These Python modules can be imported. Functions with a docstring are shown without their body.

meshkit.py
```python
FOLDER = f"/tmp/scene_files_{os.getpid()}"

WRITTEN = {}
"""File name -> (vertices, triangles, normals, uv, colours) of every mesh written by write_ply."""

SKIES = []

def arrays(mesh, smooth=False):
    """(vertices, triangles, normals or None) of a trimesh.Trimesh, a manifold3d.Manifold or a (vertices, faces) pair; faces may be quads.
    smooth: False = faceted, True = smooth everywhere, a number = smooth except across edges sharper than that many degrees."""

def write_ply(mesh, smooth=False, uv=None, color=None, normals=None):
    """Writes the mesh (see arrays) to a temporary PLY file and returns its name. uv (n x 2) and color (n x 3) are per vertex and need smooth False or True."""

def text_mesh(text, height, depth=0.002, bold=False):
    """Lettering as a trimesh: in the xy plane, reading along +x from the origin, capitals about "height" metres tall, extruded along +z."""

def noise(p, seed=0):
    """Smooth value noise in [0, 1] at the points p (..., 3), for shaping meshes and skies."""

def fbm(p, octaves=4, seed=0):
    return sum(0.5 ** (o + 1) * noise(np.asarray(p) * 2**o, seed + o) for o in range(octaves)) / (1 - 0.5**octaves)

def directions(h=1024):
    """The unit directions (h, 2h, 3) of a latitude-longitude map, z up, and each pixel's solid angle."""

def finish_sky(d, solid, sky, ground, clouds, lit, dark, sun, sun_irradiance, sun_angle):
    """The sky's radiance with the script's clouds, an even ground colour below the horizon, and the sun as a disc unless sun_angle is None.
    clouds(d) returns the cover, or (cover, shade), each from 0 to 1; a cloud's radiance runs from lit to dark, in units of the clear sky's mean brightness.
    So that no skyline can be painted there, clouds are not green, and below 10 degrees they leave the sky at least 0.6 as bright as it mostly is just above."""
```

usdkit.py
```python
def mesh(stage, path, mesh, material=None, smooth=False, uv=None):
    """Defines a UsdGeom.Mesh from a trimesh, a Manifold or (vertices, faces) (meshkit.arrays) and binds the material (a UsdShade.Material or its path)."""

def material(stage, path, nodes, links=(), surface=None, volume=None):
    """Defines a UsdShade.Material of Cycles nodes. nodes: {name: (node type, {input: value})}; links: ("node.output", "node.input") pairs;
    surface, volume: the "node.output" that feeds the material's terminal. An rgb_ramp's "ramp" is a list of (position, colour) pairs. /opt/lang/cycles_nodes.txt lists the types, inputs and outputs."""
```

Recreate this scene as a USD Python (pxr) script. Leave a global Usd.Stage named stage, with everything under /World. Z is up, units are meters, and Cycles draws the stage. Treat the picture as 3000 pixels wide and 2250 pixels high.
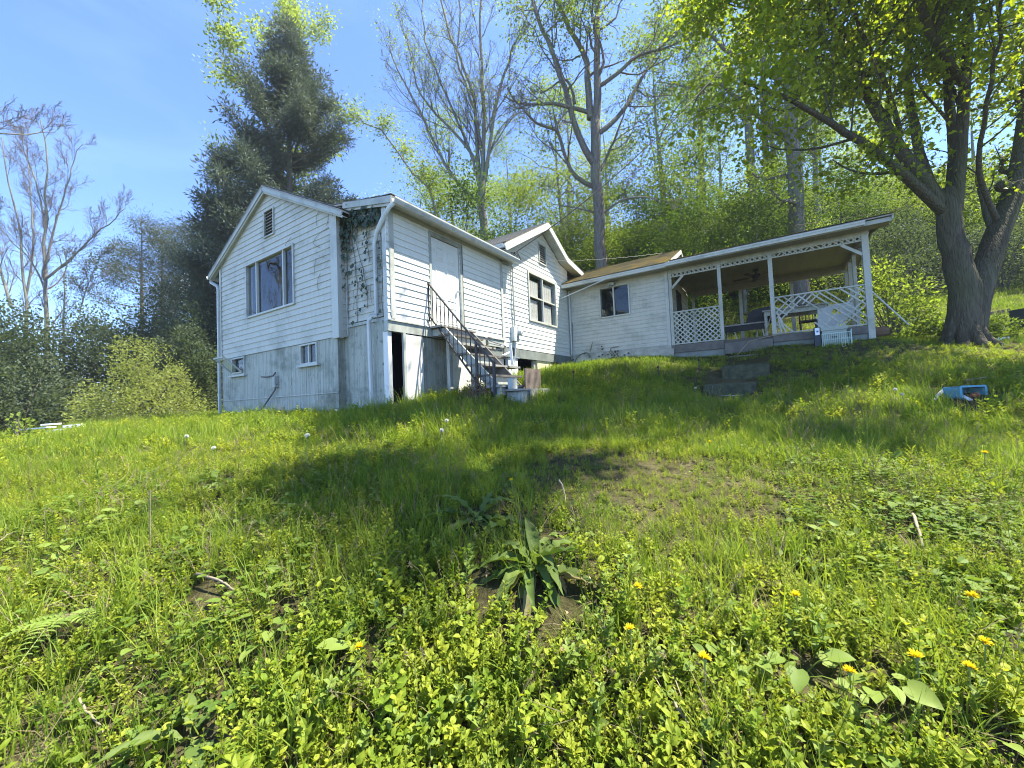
import math
import numpy as np
import trimesh
import usdkit
import meshkit
from pxr import Usd, UsdGeom, UsdLux, UsdShade, Gf, Sdf, Vt
from scipy.interpolate import RBFInterpolator, RegularGridInterpolator
from shapely.geometry import Polygon, box as sbox
from shapely.ops import unary_union

stage = Usd.Stage.CreateInMemory()
UsdGeom.SetStageUpAxis(stage, 'Z')
UsdGeom.SetStageMetersPerUnit(stage, 1.0)
UsdGeom.Xform.Define(stage, '/World')
UsdGeom.Scope.Define(stage, '/World/Looks')

# ------------------------------------------------------------------ camera, sky, sun
# axes: x runs along the picture window wall (to the right), y along the door wall (away), z up
FOC, PITCH, ROLL, YAW = 1170., math.radians(2.23), math.radians(-2.4), math.radians(-33.2)
EYE = np.array([0, 0, 1.5])
EXPOSURE = 1.9


def camera_axes():
    cp, sp, cr, sr = math.cos(PITCH), math.sin(PITCH), math.cos(ROLL), math.sin(ROLL)
    ri, fw, up = np.array([1, 0, 0.]), np.array([0, cp, sp]), np.array([0, -sp, cp])
    r2, u2 = cr * ri + sr * up, -sr * ri + cr * up
    c, s = math.cos(YAW), math.sin(YAW)
    m = np.array([[c, s, 0], [-s, c, 0], [0, 0, 1]])
    return m @ r2, m @ fw, m @ u2


RI, FW, UP = camera_axes()
cam = UsdGeom.Camera.Define(stage, '/World/camera')
cam.AddTransformOp().Set(Gf.Matrix4d(*RI, 0, *UP, 0, *(-FW), 0, *EYE, 1))
cam.CreateHorizontalApertureAttr(36.0)
cam.CreateVerticalApertureAttr(27.0)
cam.CreateFocalLengthAttr(FOC / 3000 * 36)
cam.CreateClippingRangeAttr(Gf.Vec2f(0.05, 5000))
cam.CreateExposureAttr(EXPOSURE)

SUN = np.array([1, .72, 2.55])
SUN = SUN / np.linalg.norm(SUN)
elev, azim = math.asin(SUN[2]), math.atan2(SUN[0], SUN[1])
sky_mat = usdkit.material(stage, '/World/Looks/sky_air', {
    'sky': ('sky_texture', {'sky_type': 'single_scattering', 'sun_disc': False, 'sun_elevation': elev, 'sun_rotation': azim,
                            'altitude': 200.0, 'air_density': 1.0, 'aerosol_density': 0.35, 'ozone_density': 2.2}),
    'tc': ('texture_coordinate', {}), 'mp': ('mapping', {'scale': (2.2, 1.2, 6.0), 'rotation': (0, 0, .5)}),
    'n': ('noise_texture', {'scale': 1.6, 'detail': 6.0, 'roughness': .55, 'distortion': .6}),
    'r': ('rgb_ramp', {'ramp': [(0.5, (0, 0, 0)), (.85, (.12, .12, .12))]}),
    'w': ('rgb_to_bw', {}), 'mx': ('mix_color', {'b': (5.0, 5.6, 6.4), 'use_clamp': False}),
    'tn': ('mix_color', {'blend_type': 'multiply', 'fac': 1.0, 'b': (.70, .85, 1.12), 'use_clamp': False}), 'bg': ('background_shader', {'strength': 0.095})},
    [('tc.generated', 'mp.vector'), ('mp.vector', 'n.vector'), ('n.fac', 'r.fac'), ('r.color', 'w.color'), ('w.val', 'mx.fac'), ('sky.color', 'mx.a'),
     ('mx.result', 'tn.a'), ('tn.result', 'bg.color')], surface='bg.background')
dome = UsdLux.DomeLight.Define(stage, '/World/sky')
UsdShade.MaterialBindingAPI.Apply(dome.GetPrim()).Bind(sky_mat)
dome.GetPrim().SetCustomDataByKey('kind', 'structure')
sun = UsdLux.DistantLight.Define(stage, '/World/sun')
sun.CreateIntensityAttr(1.25)
sun.CreateAngleAttr(0.53)
sun.CreateNormalizeAttr(True)
sun.CreateColorAttr(Gf.Vec3f(1.0, .94, .80))
zx = SUN
xx = np.cross([0, 0, 1.], zx); xx /= np.linalg.norm(xx)
yy = np.cross(zx, xx)
sun.AddTransformOp().Set(Gf.Matrix4d(*xx, 0, *yy, 0, *zx, 0, *(SUN * 60), 1))

# ------------------------------------------------------------------ helpers


def ray(x, y):
    return FW + RI * (x - 1500) / FOC - UP * (y - 1125) / FOC


def at(x, y, d):
    """The point at depth d along the line of sight through photo pixel (x, y): used to lay things out from the photograph."""
    return EYE + ray(x, y) * d


def on_x(x, y, X):
    d = ray(x, y)
    return EYE + d * X / d[0]


def on_y(x, y, Y):
    d = ray(x, y)
    return EYE + d * Y / d[1]


R2 = np.array([math.cos(YAW), -math.sin(YAW)])   # ground direction to the picture's right
F2 = np.array([math.sin(YAW), math.cos(YAW)])    # ground direction away from the camera


def rd(r, d):
    return R2 * np.asarray(r)[..., None] + F2 * np.asarray(d)[..., None]


def unit(v):
    v = np.asarray(v, float)
    return v / np.maximum(np.linalg.norm(v, axis=-1, keepdims=True), 1e-12)


taken, origin = {}, {}


def numbered(parent, name):
    k = taken.get((parent, name), 0)
    taken[(parent, name)] = k + 1
    return name if k == 0 else f'{name}_{k:03d}'


def tag(p, label=None, cat=None, group=None, kind=None):
    for k, v in (('label', label), ('category', cat), ('group', group), ('kind', kind)):
        if v:
            p.SetCustomDataByKey(k, v)
    return p


GROUPS = {'dandelion': 'dandelions in flower on the bank', 'dandelion_clock': 'white flower and seed heads in the lawn', 'young_tree': 'young leafy trees on the slope behind the house', 'thicket_bush': 'dark bushes along the left edge of the lawn',
          'side_shrub': 'shrubs on the slope right of the porch', 'garden_stake': 'black stakes in the grass before the back wing', 'pine_tree': 'thin pines left of the house', 'bare_tree': 'bare trees about the house', 'dock_plant': 'dock plants on the bank',
          'broad_leaved_weed': 'broad leaved weeds on the bank', 'trunk_tree': 'tall trunks behind the porch', 'cedar_tree': 'dark evergreens behind the gabled wing', 'stick': 'dead sticks lying on the bank', 'timber': 'border timbers by the maple',
          'rubble_board': 'white boards heaped at the left of the lawn', 'thin_wire': 'thin wires about the house', 'loose_board': 'pale boards by the blue tub'}


def thing(name, label, cat, loc=(0, 0, 0), group=None, kind=None, rotz=0.):
    group = group or GROUPS.get(name)
    path = '/World/' + numbered('/World', name)
    x = UsdGeom.Xform.Define(stage, path)
    x.AddTranslateOp().Set(Gf.Vec3d(*map(float, loc)))
    if rotz:
        x.AddRotateZOp().Set(float(rotz))
    origin[path] = np.array(loc, float)
    tag(x.GetPrim(), label, cat, group, kind)
    return path


def arrays_of(mesh):
    if isinstance(mesh, MB):
        return mesh.arrays()
    if isinstance(mesh, tuple):
        return mesh
    v, f, _ = meshkit.arrays(mesh)
    return v, f


def obj(name, mesh, mat, parent=None, smooth=False, label=None, cat=None, group=None, kind=None, local=False):
    """One Mesh prim under parent (a path) or under /World; vertices are given in world space unless local."""
    par = parent or '/World'
    if not parent:
        group = group or GROUPS.get(name)
    path = par + '/' + numbered(par, name)
    v, f = arrays_of(mesh)
    o = origin.get(par, np.zeros(3))
    if not local:
        v = v - o
    origin[path] = o
    m = usdkit.mesh(stage, path, (v, f), mat, smooth=smooth)
    tag(m.GetPrim(), label, cat, group, kind)
    return path


def copy_of(src, name, loc, rotz, scale, label, cat, group=None):
    path = '/World/' + numbered('/World', name)
    x = UsdGeom.Xform.Define(stage, path)
    x.AddTranslateOp().Set(Gf.Vec3d(*map(float, loc)))
    x.AddRotateZOp().Set(float(rotz))
    s = np.broadcast_to(np.asarray(scale, float), 3)
    x.AddScaleOp().Set(Gf.Vec3f(*map(float, s)))
    x.GetPrim().GetReferences().AddInternalReference(src)
    x.GetPrim().SetInstanceable(True)
    tag(x.GetPrim(), label, cat, group or GROUPS.get(name))
    return path


BOXF = np.array([[0, 2, 1], [0, 3, 2], [4, 5, 6], [4, 6, 7], [0, 1, 5], [0, 5, 4], [1, 2, 6], [1, 6, 5], [2, 3, 7], [2, 7, 6], [3, 0, 4], [3, 4, 7]])
BOXV = np.array([[-1, -1, -1], [1, -1, -1], [1, 1, -1], [-1, 1, -1], [-1, -1, 1], [1, -1, 1], [1, 1, 1], [-1, 1, 1]]) / 2.


class MB:
    def __init__(self):
        self.v, self.f, self.n = [], [], 0

    def add(self, v, f):
        v = np.asarray(v, float)
        self.v.append(v); self.f.append(np.asarray(f, int) + self.n); self.n += len(v)
        return self

    def box(self, lo, hi):
        lo, hi = np.minimum(lo, hi), np.maximum(lo, hi)
        return self.add((np.asarray(lo) + np.asarray(hi)) / 2 + BOXV * (np.asarray(hi, float) - lo), BOXF)

    def beam(self, a, b, w, h, up=(0, 0, 1)):
        """A bar from a to b; w across (horizontal), h along up."""
        a, b = np.asarray(a, float), np.asarray(b, float)
        x = unit(b - a)
        u = np.asarray(up, float)
        y = np.cross(u, x)
        if np.linalg.norm(y) < 1e-6:
            y = np.cross([1, 0, 0.], x)
        y = unit(y)
        z = np.cross(x, y)
        L = np.linalg.norm(b - a)
        p = BOXV * [L, w, h]
        return self.add((a + b) / 2 + p[:, :1] * x + p[:, 1:2] * y + p[:, 2:] * z, BOXF)

    def tube(self, pts, rad, sides=8):
        pts = np.asarray(pts, float)
        rad = np.broadcast_to(rad, len(pts))
        return self.add(*tubes(pts[None], np.asarray(rad, float)[None], sides))

    def prism(self, poly, o, ux, uy, d):
        """Polygon (shapely) in the plane o + ux*a + uy*b, extruded along d."""
        for g in getattr(poly, 'geoms', [poly]):
            if g.is_empty or g.area < 1e-7:
                continue
            m = trimesh.creation.extrude_polygon(g, 1.0, engine='earcut')
            v = np.asarray(m.vertices)
            f = np.asarray(m.faces)
            if np.dot(np.cross(ux, uy), d) < 0:
                f = f[:, ::-1]
            self.add(np.asarray(o) + v[:, :1] * np.asarray(ux) + v[:, 1:2] * np.asarray(uy) + v[:, 2:] * np.asarray(d), f)
        return self

    def arrays(self):
        return (np.vstack(self.v), np.vstack(self.f)) if self.v else (np.zeros((0, 3)), np.zeros((0, 3), int))


def tubes(P, R, sides=6, cap=True):
    """m polylines of n points with radii -> one (v, f)."""
    m, n, _ = P.shape
    T = np.empty_like(P)
    T[:, 1:-1] = P[:, 2:] - P[:, :-2]
    T[:, 0] = P[:, 1] - P[:, 0]
    T[:, -1] = P[:, -1] - P[:, -2]
    T = unit(T)
    mean = unit(P[:, -1] - P[:, 0] + 1e-9)
    ref = np.where(np.abs(mean[:, 2:3]) < .8, [[0, 0, 1.]], [[1., 0, 0]])
    A = unit(np.cross(T, ref[:, None, :]))
    B = np.cross(T, A)
    an = np.arange(sides) / sides * 2 * np.pi
    V = P[:, :, None, :] + R[:, :, None, None] * (np.cos(an)[None, None, :, None] * A[:, :, None, :] + np.sin(an)[None, None, :, None] * B[:, :, None, :])
    idx = np.arange(m * n * sides).reshape(m, n, sides)
    a, b = idx[:, :-1, :], idx[:, 1:, :]
    a2, b2 = np.roll(a, -1, 2), np.roll(b, -1, 2)
    F = np.concatenate([np.stack([a, a2, b2], -1).reshape(-1, 3), np.stack([a, b2, b], -1).reshape(-1, 3)])
    if cap and sides > 2:
        caps = []
        for k in range(1, sides - 1):
            caps.append(np.stack([idx[:, -1, 0], idx[:, -1, k], idx[:, -1, k + 1]], -1))
            caps.append(np.stack([idx[:, 0, 0], idx[:, 0, k + 1], idx[:, 0, k]], -1))
        F = np.concatenate([F] + caps)
    return V.reshape(-1, 3), F


def rough_box(lo, hi, amp=.012, seed=0, n=3):
    """A worn block: a box with its edges knocked off and its faces uneven."""
    lo, hi = np.asarray(lo, float), np.asarray(hi, float)
    m = trimesh.creation.box(hi - lo)
    e = np.linalg.norm(hi - lo) / 16
    m = m.subdivide_to_size(e)
    v = np.asarray(m.vertices)
    h = (hi - lo) / 2
    inner = np.clip(v, -(h - amp * 1.5), h - amp * 1.5)
    d = v - inner
    v = inner + unit(d) * np.minimum(np.linalg.norm(d, axis=1, keepdims=True), amp * 1.5)
    q = v + (lo + hi) / 2
    v = v + unit(d + 1e-9) * (amp * 1.6 * (meshkit.fbm(q * 7 + seed, 3, seed)[:, None] - .6))
    return v + (lo + hi) / 2, np.asarray(m.faces)


def lathe(o, prof, sides=16):
    """prof: (radius, z) pairs, turned about the vertical through o."""
    prof = np.array(prof, float)
    an = np.arange(sides) / sides * 2 * np.pi
    v = np.stack([prof[:, :1] * np.cos(an), prof[:, :1] * np.sin(an), np.repeat(prof[:, 1:], sides, 1)], -1) + np.asarray(o)
    n = len(prof)
    idx = np.arange(n * sides).reshape(n, sides)
    a, b = idx[:-1], idx[1:]
    a2, b2 = np.roll(a, -1, 1), np.roll(b, -1, 1)
    f = np.concatenate([np.stack([a, a2, b2], -1).reshape(-1, 3), np.stack([a, b2, b], -1).reshape(-1, 3)])
    return v.reshape(-1, 3), f


# leaf outlines: x along the leaf (0..1), y across (in half widths), z lift (in lengths)
DIAMOND = (np.array([[0, 0, 0], [.45, 1, .06], [1, 0, -.05], [.45, -1, .06]]), np.array([[0, 2, 1], [0, 3, 2]]))
OVAL = (np.array([[0, 0, 0], [.3, .85, .10], [.68, .8, .07], [1, 0, -.10], [.68, -.8, .07], [.3, -.85, .10], [.5, 0, .03]]),
        np.array([[0, 6, 1], [1, 6, 2], [2, 6, 3], [3, 6, 4], [4, 6, 5], [5, 6, 0]]))
LOBED = (np.array([[0, 0, 0], [.08, .55, .05], [.35, .5, .06], [.45, 1.0, .10], [.68, .55, .05], [1, 0, -.12],
                   [.68, -.55, .05], [.45, -1.0, .10], [.35, -.5, .06], [.08, -.55, .05], [.45, 0, 0.0]]),
         np.array([[0, 10, 1], [1, 10, 2], [2, 10, 3], [3, 10, 4], [4, 10, 5], [5, 10, 6], [6, 10, 7], [7, 10, 8], [8, 10, 9], [9, 10, 0]]))


HEART = (np.array([[0, 0, 0], [-.10, .40, .03], [.02, .80, .07], [.26, 1.0, .10], [.52, .86, .09], [.78, .48, .03], [1, 0, -.10],
                   [.78, -.48, .03], [.52, -.86, .09], [.26, -1.0, .10], [.02, -.80, .07], [-.10, -.40, .03], [.3, 0, -.02], [.65, 0, -.02]]),
         np.array([[0, 12, 1], [1, 12, 2], [2, 12, 3], [3, 12, 4], [4, 12, 13], [4, 13, 5], [5, 13, 6], [6, 13, 7], [7, 13, 8], [8, 13, 12], [8, 12, 9], [9, 12, 10], [10, 12, 11], [11, 12, 0]]))


def leaves(tpl, O, D, N, L, W):
    """Leaves of outline tpl at O (m,3), along D, facing N, L long, W half wide."""
    tv, tf = tpl
    D = unit(D)
    S = unit(np.cross(N, D))
    N = np.cross(D, S)
    L = np.broadcast_to(L, len(O))[:, None, None]
    W = np.broadcast_to(W, len(O))[:, None, None]
    V = O[:, None, :] + tv[None, :, :1] * L * D[:, None, :] + tv[None, :, 1:2] * W * S[:, None, :] + tv[None, :, 2:] * L * N[:, None, :]
    F = tf[None] + (np.arange(len(O)) * len(tv))[:, None, None]
    return V.reshape(-1, 3), F.reshape(-1, 3)


def join(parts):
    b = MB()
    for v, f in parts:
        b.add(v, f)
    return b.arrays()


def rand_dirs(rng, n):
    return unit(rng.normal(size=(n, 3)))
# ------------------------------------------------------------------ materials


def mat(name, nodes, links, surface='p.BSDF', volume=None):
    return usdkit.material(stage, '/World/Looks/' + name, nodes, links, surface=surface, volume=volume)


def plain(name, col, rough=.6, metal=0., var=.25, scale=6., bump=0., spec=.4):
    """A surface of one colour with noise in tone and fine relief."""
    c = np.array(col)
    nodes = {'g': ('geometry', {}), 'n': ('noise_texture', {'scale': scale, 'detail': 6.0, 'roughness': .65}),
             'r': ('rgb_ramp', {'ramp': [(.25, tuple(c * (1 - var))), (.75, tuple(np.minimum(c * (1 + var * .6), 1)))]}),
             'p': ('principled_bsdf', {'roughness': rough, 'metallic': metal, 'specular_ior_level': spec})}
    links = [('g.position', 'n.vector'), ('n.fac', 'r.fac'), ('r.color', 'p.base_color')]
    if bump:
        nodes['n2'] = ('noise_texture', {'scale': scale * 12, 'detail': 3.0})
        nodes['b'] = ('bump', {'strength': bump, 'distance': .01})
        links += [('g.position', 'n2.vector'), ('n2.fac', 'b.height'), ('b.normal', 'p.normal')]
    return mat(name, nodes, links)


def painted(name, base, grime, under, wear=.5, streak=(6, 6, .8), mildew=.5, rough=.62, deep=.38):
    """Old paint: base colour, vertical grime streaks, blotches of mildew, and worn spots showing what is under it."""
    nodes = {
        'g': ('geometry', {}), 'm1': ('mapping', {'scale': streak}), 'm2': ('mapping', {'scale': (1.3, 1.3, 1.6)}), 'm3': ('mapping', {'scale': (26, 26, 5)}),
        'n1': ('noise_texture', {'scale': 2.0, 'detail': 8.0, 'roughness': .7}), 'n2': ('noise_texture', {'scale': 1.0, 'detail': 9.0, 'roughness': .72}),
        'n3': ('noise_texture', {'scale': 1.2, 'detail': 8.0, 'roughness': .75, 'distortion': .5}),
        'r1': ('rgb_ramp', {'ramp': [(.45, (0, 0, 0)), (.72, (mildew, mildew, mildew))]}), 'r2': ('rgb_ramp', {'ramp': [(.5, (0, 0, 0)), (.7, (mildew, mildew, mildew))]}),
        'r3': ('rgb_ramp', {'ramp': [(1 - wear * .62, (0, 0, 0)), (1 - wear * .62 + .04, (1, 1, 1))]}),
        'a': ('mix_color', {'a': base, 'b': tuple(np.array(base) * (1 - deep) + np.array(grime) * deep)}), 'b': ('mix_color', {'b': grime}), 'c': ('mix_color', {'b': under}),
        'n4': ('noise_texture', {'scale': 90.0, 'detail': 3.0}), 'bp': ('bump', {'strength': .25, 'distance': .004}),
        'p': ('principled_bsdf', {'roughness': rough, 'specular_ior_level': .35})}
    links = [('g.position', 'm1.vector'), ('g.position', 'm2.vector'), ('g.position', 'm3.vector'), ('m1.vector', 'n1.vector'), ('m2.vector', 'n2.vector'), ('m3.vector', 'n3.vector'),
             ('n1.fac', 'r1.fac'), ('n2.fac', 'r2.fac'), ('n3.fac', 'r3.fac')]
    for n in ('r1', 'r2', 'r3'):
        nodes['w' + n] = ('rgb_to_bw', {})
        links.append((n + '.color', 'w' + n + '.color'))
    links += [('wr1.val', 'a.fac'), ('a.result', 'b.a'), ('wr2.val', 'b.fac'), ('b.result', 'c.a'), ('wr3.val', 'c.fac'), ('c.result', 'p.base_color'),
              ('g.position', 'n4.vector'), ('n4.fac', 'bp.height'), ('bp.normal', 'p.normal')]
    return mat(name, nodes, links)


def leafy(name, c1, c2, trans=.45, rough=.55, spec=.2, island=True, tcol=None, scale=.7):
    """Leaves: two tones mixed per leaf, per plant and per patch, light let through."""
    c1, c2 = np.array(c1), np.array(c2)
    tc = np.array(tcol if tcol is not None else (1.25, 1.25, .55))
    nodes = {'g': ('geometry', {}), 'o': ('object_info', {}), 'n': ('noise_texture', {'scale': scale, 'detail': 3.0}),
             's': ('math', {'math_type': 'multiply_add', 'value2': .55}), 's2': ('math', {'math_type': 'multiply_add', 'value2': .5, 'value3': -.2}),
             's3': ('math', {'math_type': 'multiply_add', 'value2': .5}),
             'r': ('rgb_ramp', {'ramp': [(0.1, tuple(c1)), (.9, tuple(c2))]}),
             't': ('mix_color', {'blend_type': 'multiply', 'fac': 1.0, 'b': tuple(tc), 'use_clamp': False}),
             'p': ('principled_bsdf', {'roughness': rough, 'specular_ior_level': spec}), 'tr': ('translucent_bsdf', {}), 'mx': ('mix_closure', {'fac': trans})}
    links = [('g.position', 'n.vector'), ('n.fac', 's2.value1'), ('s2.value', 's3.value3'), ('o.random', 's3.value1'),
             ('s3.value', 's.value3'), ('g.random_per_island', 's.value1'), ('s.value', 'r.fac'), ('r.color', 'p.base_color'), ('r.color', 't.a'), ('t.result', 'tr.color'),
             ('p.BSDF', 'mx.closure1'), ('tr.BSDF', 'mx.closure2')]
    return mat(name, nodes, links, surface='mx.closure')


def bark(name, c1, c2, scale=(9, 9, 1.6), bump=.8):
    nodes = {'g': ('geometry', {}), 'm': ('mapping', {'scale': scale}), 'n': ('noise_texture', {'scale': 2.2, 'detail': 8.0, 'roughness': .7, 'distortion': .6}),
             'v': ('voronoi_texture', {'feature': 'distance_to_edge', 'scale': 2.4}), 'n2': ('noise_texture', {'scale': .9, 'detail': 4.0}),
             'r': ('rgb_ramp', {'ramp': [(.25, c1), (.7, c2)]}), 'r2': ('rgb_ramp', {'ramp': [(.42, (0, 0, 0)), (.68, (.55, .55, .55))]}), 'w': ('rgb_to_bw', {}),
             'mx': ('mix_color', {'b': tuple(np.array(c2) * [.75, .95, .6])}), 'ad': ('math', {'math_type': 'multiply_add', 'value2': 1.4}),
             'b': ('bump', {'strength': bump, 'distance': .05}), 'p': ('principled_bsdf', {'roughness': .9, 'specular_ior_level': .15})}
    links = [('g.position', 'm.vector'), ('m.vector', 'n.vector'), ('m.vector', 'v.vector'), ('g.position', 'n2.vector'), ('n.fac', 'r.fac'), ('n2.fac', 'r2.fac'), ('r2.color', 'w.color'),
             ('w.val', 'mx.fac'), ('r.color', 'mx.a'), ('mx.result', 'p.base_color'), ('v.distance', 'ad.value1'), ('n.fac', 'ad.value3'), ('ad.value', 'b.height'), ('b.normal', 'p.normal')]
    return mat(name, nodes, links)


M = {}
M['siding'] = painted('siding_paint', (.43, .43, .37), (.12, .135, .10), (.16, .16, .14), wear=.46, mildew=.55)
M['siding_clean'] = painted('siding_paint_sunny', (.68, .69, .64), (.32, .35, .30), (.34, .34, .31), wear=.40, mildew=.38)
M['trim'] = painted('trim_paint', (.42, .43, .385), (.13, .15, .125), (.16, .15, .13), wear=.46, mildew=.62)
M['peeling'] = painted('peeling_board_paint', (.33, .34, .285), (.10, .115, .085), (.055, .058, .05), wear=.66, mildew=1.0, streak=(11, 11, .28), deep=.85)
M['peeling_white'] = painted('peeling_white_board', (.60, .60, .56), (.22, .22, .19), (.12, .11, .10), wear=.58, mildew=.75, streak=(12, 12, .7))
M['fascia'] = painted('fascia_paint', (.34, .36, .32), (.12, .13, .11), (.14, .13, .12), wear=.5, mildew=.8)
M['lattice'] = painted('lattice_paint', (.36, .365, .31), (.13, .145, .105), (.14, .13, .11), wear=.5, mildew=.75)
M['ceiling'] = painted('porch_ceiling_paint', (.27, .26, .19), (.14, .13, .09), (.2, .18, .13), wear=.36, mildew=.45)
M['gutter'] = painted('gutter_metal_paint', (.46, .48, .45), (.16, .18, .16), (.15, .15, .14), wear=.46, mildew=.6, rough=.45)
M['weathered'] = plain('weathered_wood', (.115, .105, .09), .85, var=.45, scale=5, bump=.5)
M['old_wood'] = plain('old_grey_wood', (.27, .26, .23), .85, var=.4, scale=7, bump=.5)
M['dark_wood'] = plain('dark_deck_wood', (.075, .066, .05), .8, var=.4, scale=6, bump=.4)
M['brown_board'] = plain('rusty_brown_board', (.15, .115, .09), .75, var=.5, scale=7, bump=.3)
M['iron'] = plain('black_iron', (.03, .03, .032), .5, var=.3, scale=20)
M['conduit'] = plain('grey_conduit', (.45, .47, .45), .5, var=.2, scale=9)
M['concrete'] = plain('mossy_concrete', (.05, .055, .03), .95, var=.7, scale=9, bump=.5)
M['block'] = plain('foundation_block', (.17, .19, .175), .9, var=.4, scale=3, bump=.4)
M['stucco'] = plain('stucco_band', (.36, .36, .30), .9, var=.5, scale=3.5, bump=.4)
M['dark'] = plain('dark_interior', (.035, .036, .034), .9, var=.3)
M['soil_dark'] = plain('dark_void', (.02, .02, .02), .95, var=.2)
M['curtain'] = plain('curtain_cloth', (.72, .66, .62), .9, var=.25, scale=14)
M['yellow_board'] = painted('yellowed_board', (.62, .56, .34), (.4, .34, .2), (.3, .26, .16), wear=.42, mildew=.5)
M['white_plastic'] = plain('white_plastic', (.38, .40, .38), .4, var=.15, scale=5)
M['cooler'] = plain('pale_grey_plastic', (.27, .30, .26), .5, var=.2, scale=4)
M['wire'] = plain('pale_green_wire', (.45, .62, .55), .5, var=.1)
M['blue_dark'] = plain('dark_blue_plastic', (.02, .035, .05), .5, var=.3)
M['label'] = plain('white_sticker', (.7, .72, .75), .5, var=.1)
M['label_blue'] = plain('blue_print', (.06, .12, .3), .5, var=.1)
M['tote'] = plain('blue_plastic', (.07, .23, .31), .4, var=.25, scale=5)
M['red'] = plain('orange_red_plastic', (.20, .05, .025), .5, var=.3, scale=9)
M['cord'] = plain('tan_cord', (.33, .27, .18), .7, var=.2)
M['black_cloth'] = plain('black_cover', (.012, .012, .012), .6, var=.3)
M['cable'] = plain('black_cable', (.025, .025, .025), .6, var=.2)
M['stake'] = plain('black_stake', (.02, .02, .018), .6, var=.2)
M['rubble'] = plain('white_boards', (.68, .68, .66), .7, var=.25, scale=6)
M['dead_wood'] = plain('dead_stick', (.24, .20, .14), .9, var=.4, scale=9, bump=.3)
M['rust_timber'] = plain('rotting_timber', (.16, .10, .06), .9, var=.5, scale=5, bump=.5)
M['moss_roof'] = mat('mossy_shingles', {
    'g': ('geometry', {}), 'n': ('noise_texture', {'scale': 2.2, 'detail': 8.0, 'roughness': .7}), 'n2': ('noise_texture', {'scale': 30.0, 'detail': 4.0}),
    'r': ('rgb_ramp', {'ramp': [(.36, (.06, .055, .045)), (.5, (.12, .105, .05)), (.6, (.20, .135, .04)), (.75, (.09, .12, .03))]}),
    'b': ('bump', {'strength': .8, 'distance': .02}), 'p': ('principled_bsdf', {'roughness': .95, 'specular_ior_level': .1})},
    [('g.position', 'n.vector'), ('g.position', 'n2.vector'), ('n.fac', 'r.fac'), ('r.color', 'p.base_color'), ('n2.fac', 'b.height'), ('b.normal', 'p.normal')])
M['shingle'] = plain('grey_shingles', (.13, .13, .12), .95, var=.4, scale=9, bump=.6)


def pane_mat(name, tint=(.80, .84, .83), rough=.02):
    return mat(name, {'f': ('layer_weight', {'blend': .5}), 'pw': ('math', {'math_type': 'power', 'value2': 4.5}), 'm': ('math', {'math_type': 'multiply_add', 'value2': .92, 'value3': .06, 'use_clamp': True}),
                      't': ('transparent_bsdf', {'color': tint}), 'g': ('glossy_bsdf', {'color': (.9, .93, .95), 'roughness': rough}), 'mx': ('mix_closure', {}), 'ge': ('geometry', {}), 'n': ('noise_texture', {'scale': 2.6, 'detail': 1.0}), 'b': ('bump', {'strength': .25, 'distance': .02})},
               [('ge.position', 'n.vector'), ('n.fac', 'b.height'), ('b.normal', 'g.normal'), ('f.facing', 'pw.value1'), ('pw.value', 'm.value1'), ('m.value', 'mx.fac'), ('t.BSDF', 'mx.closure1'), ('g.BSDF', 'mx.closure2')], surface='mx.closure')


M['pane'] = pane_mat('window_pane')

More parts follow.
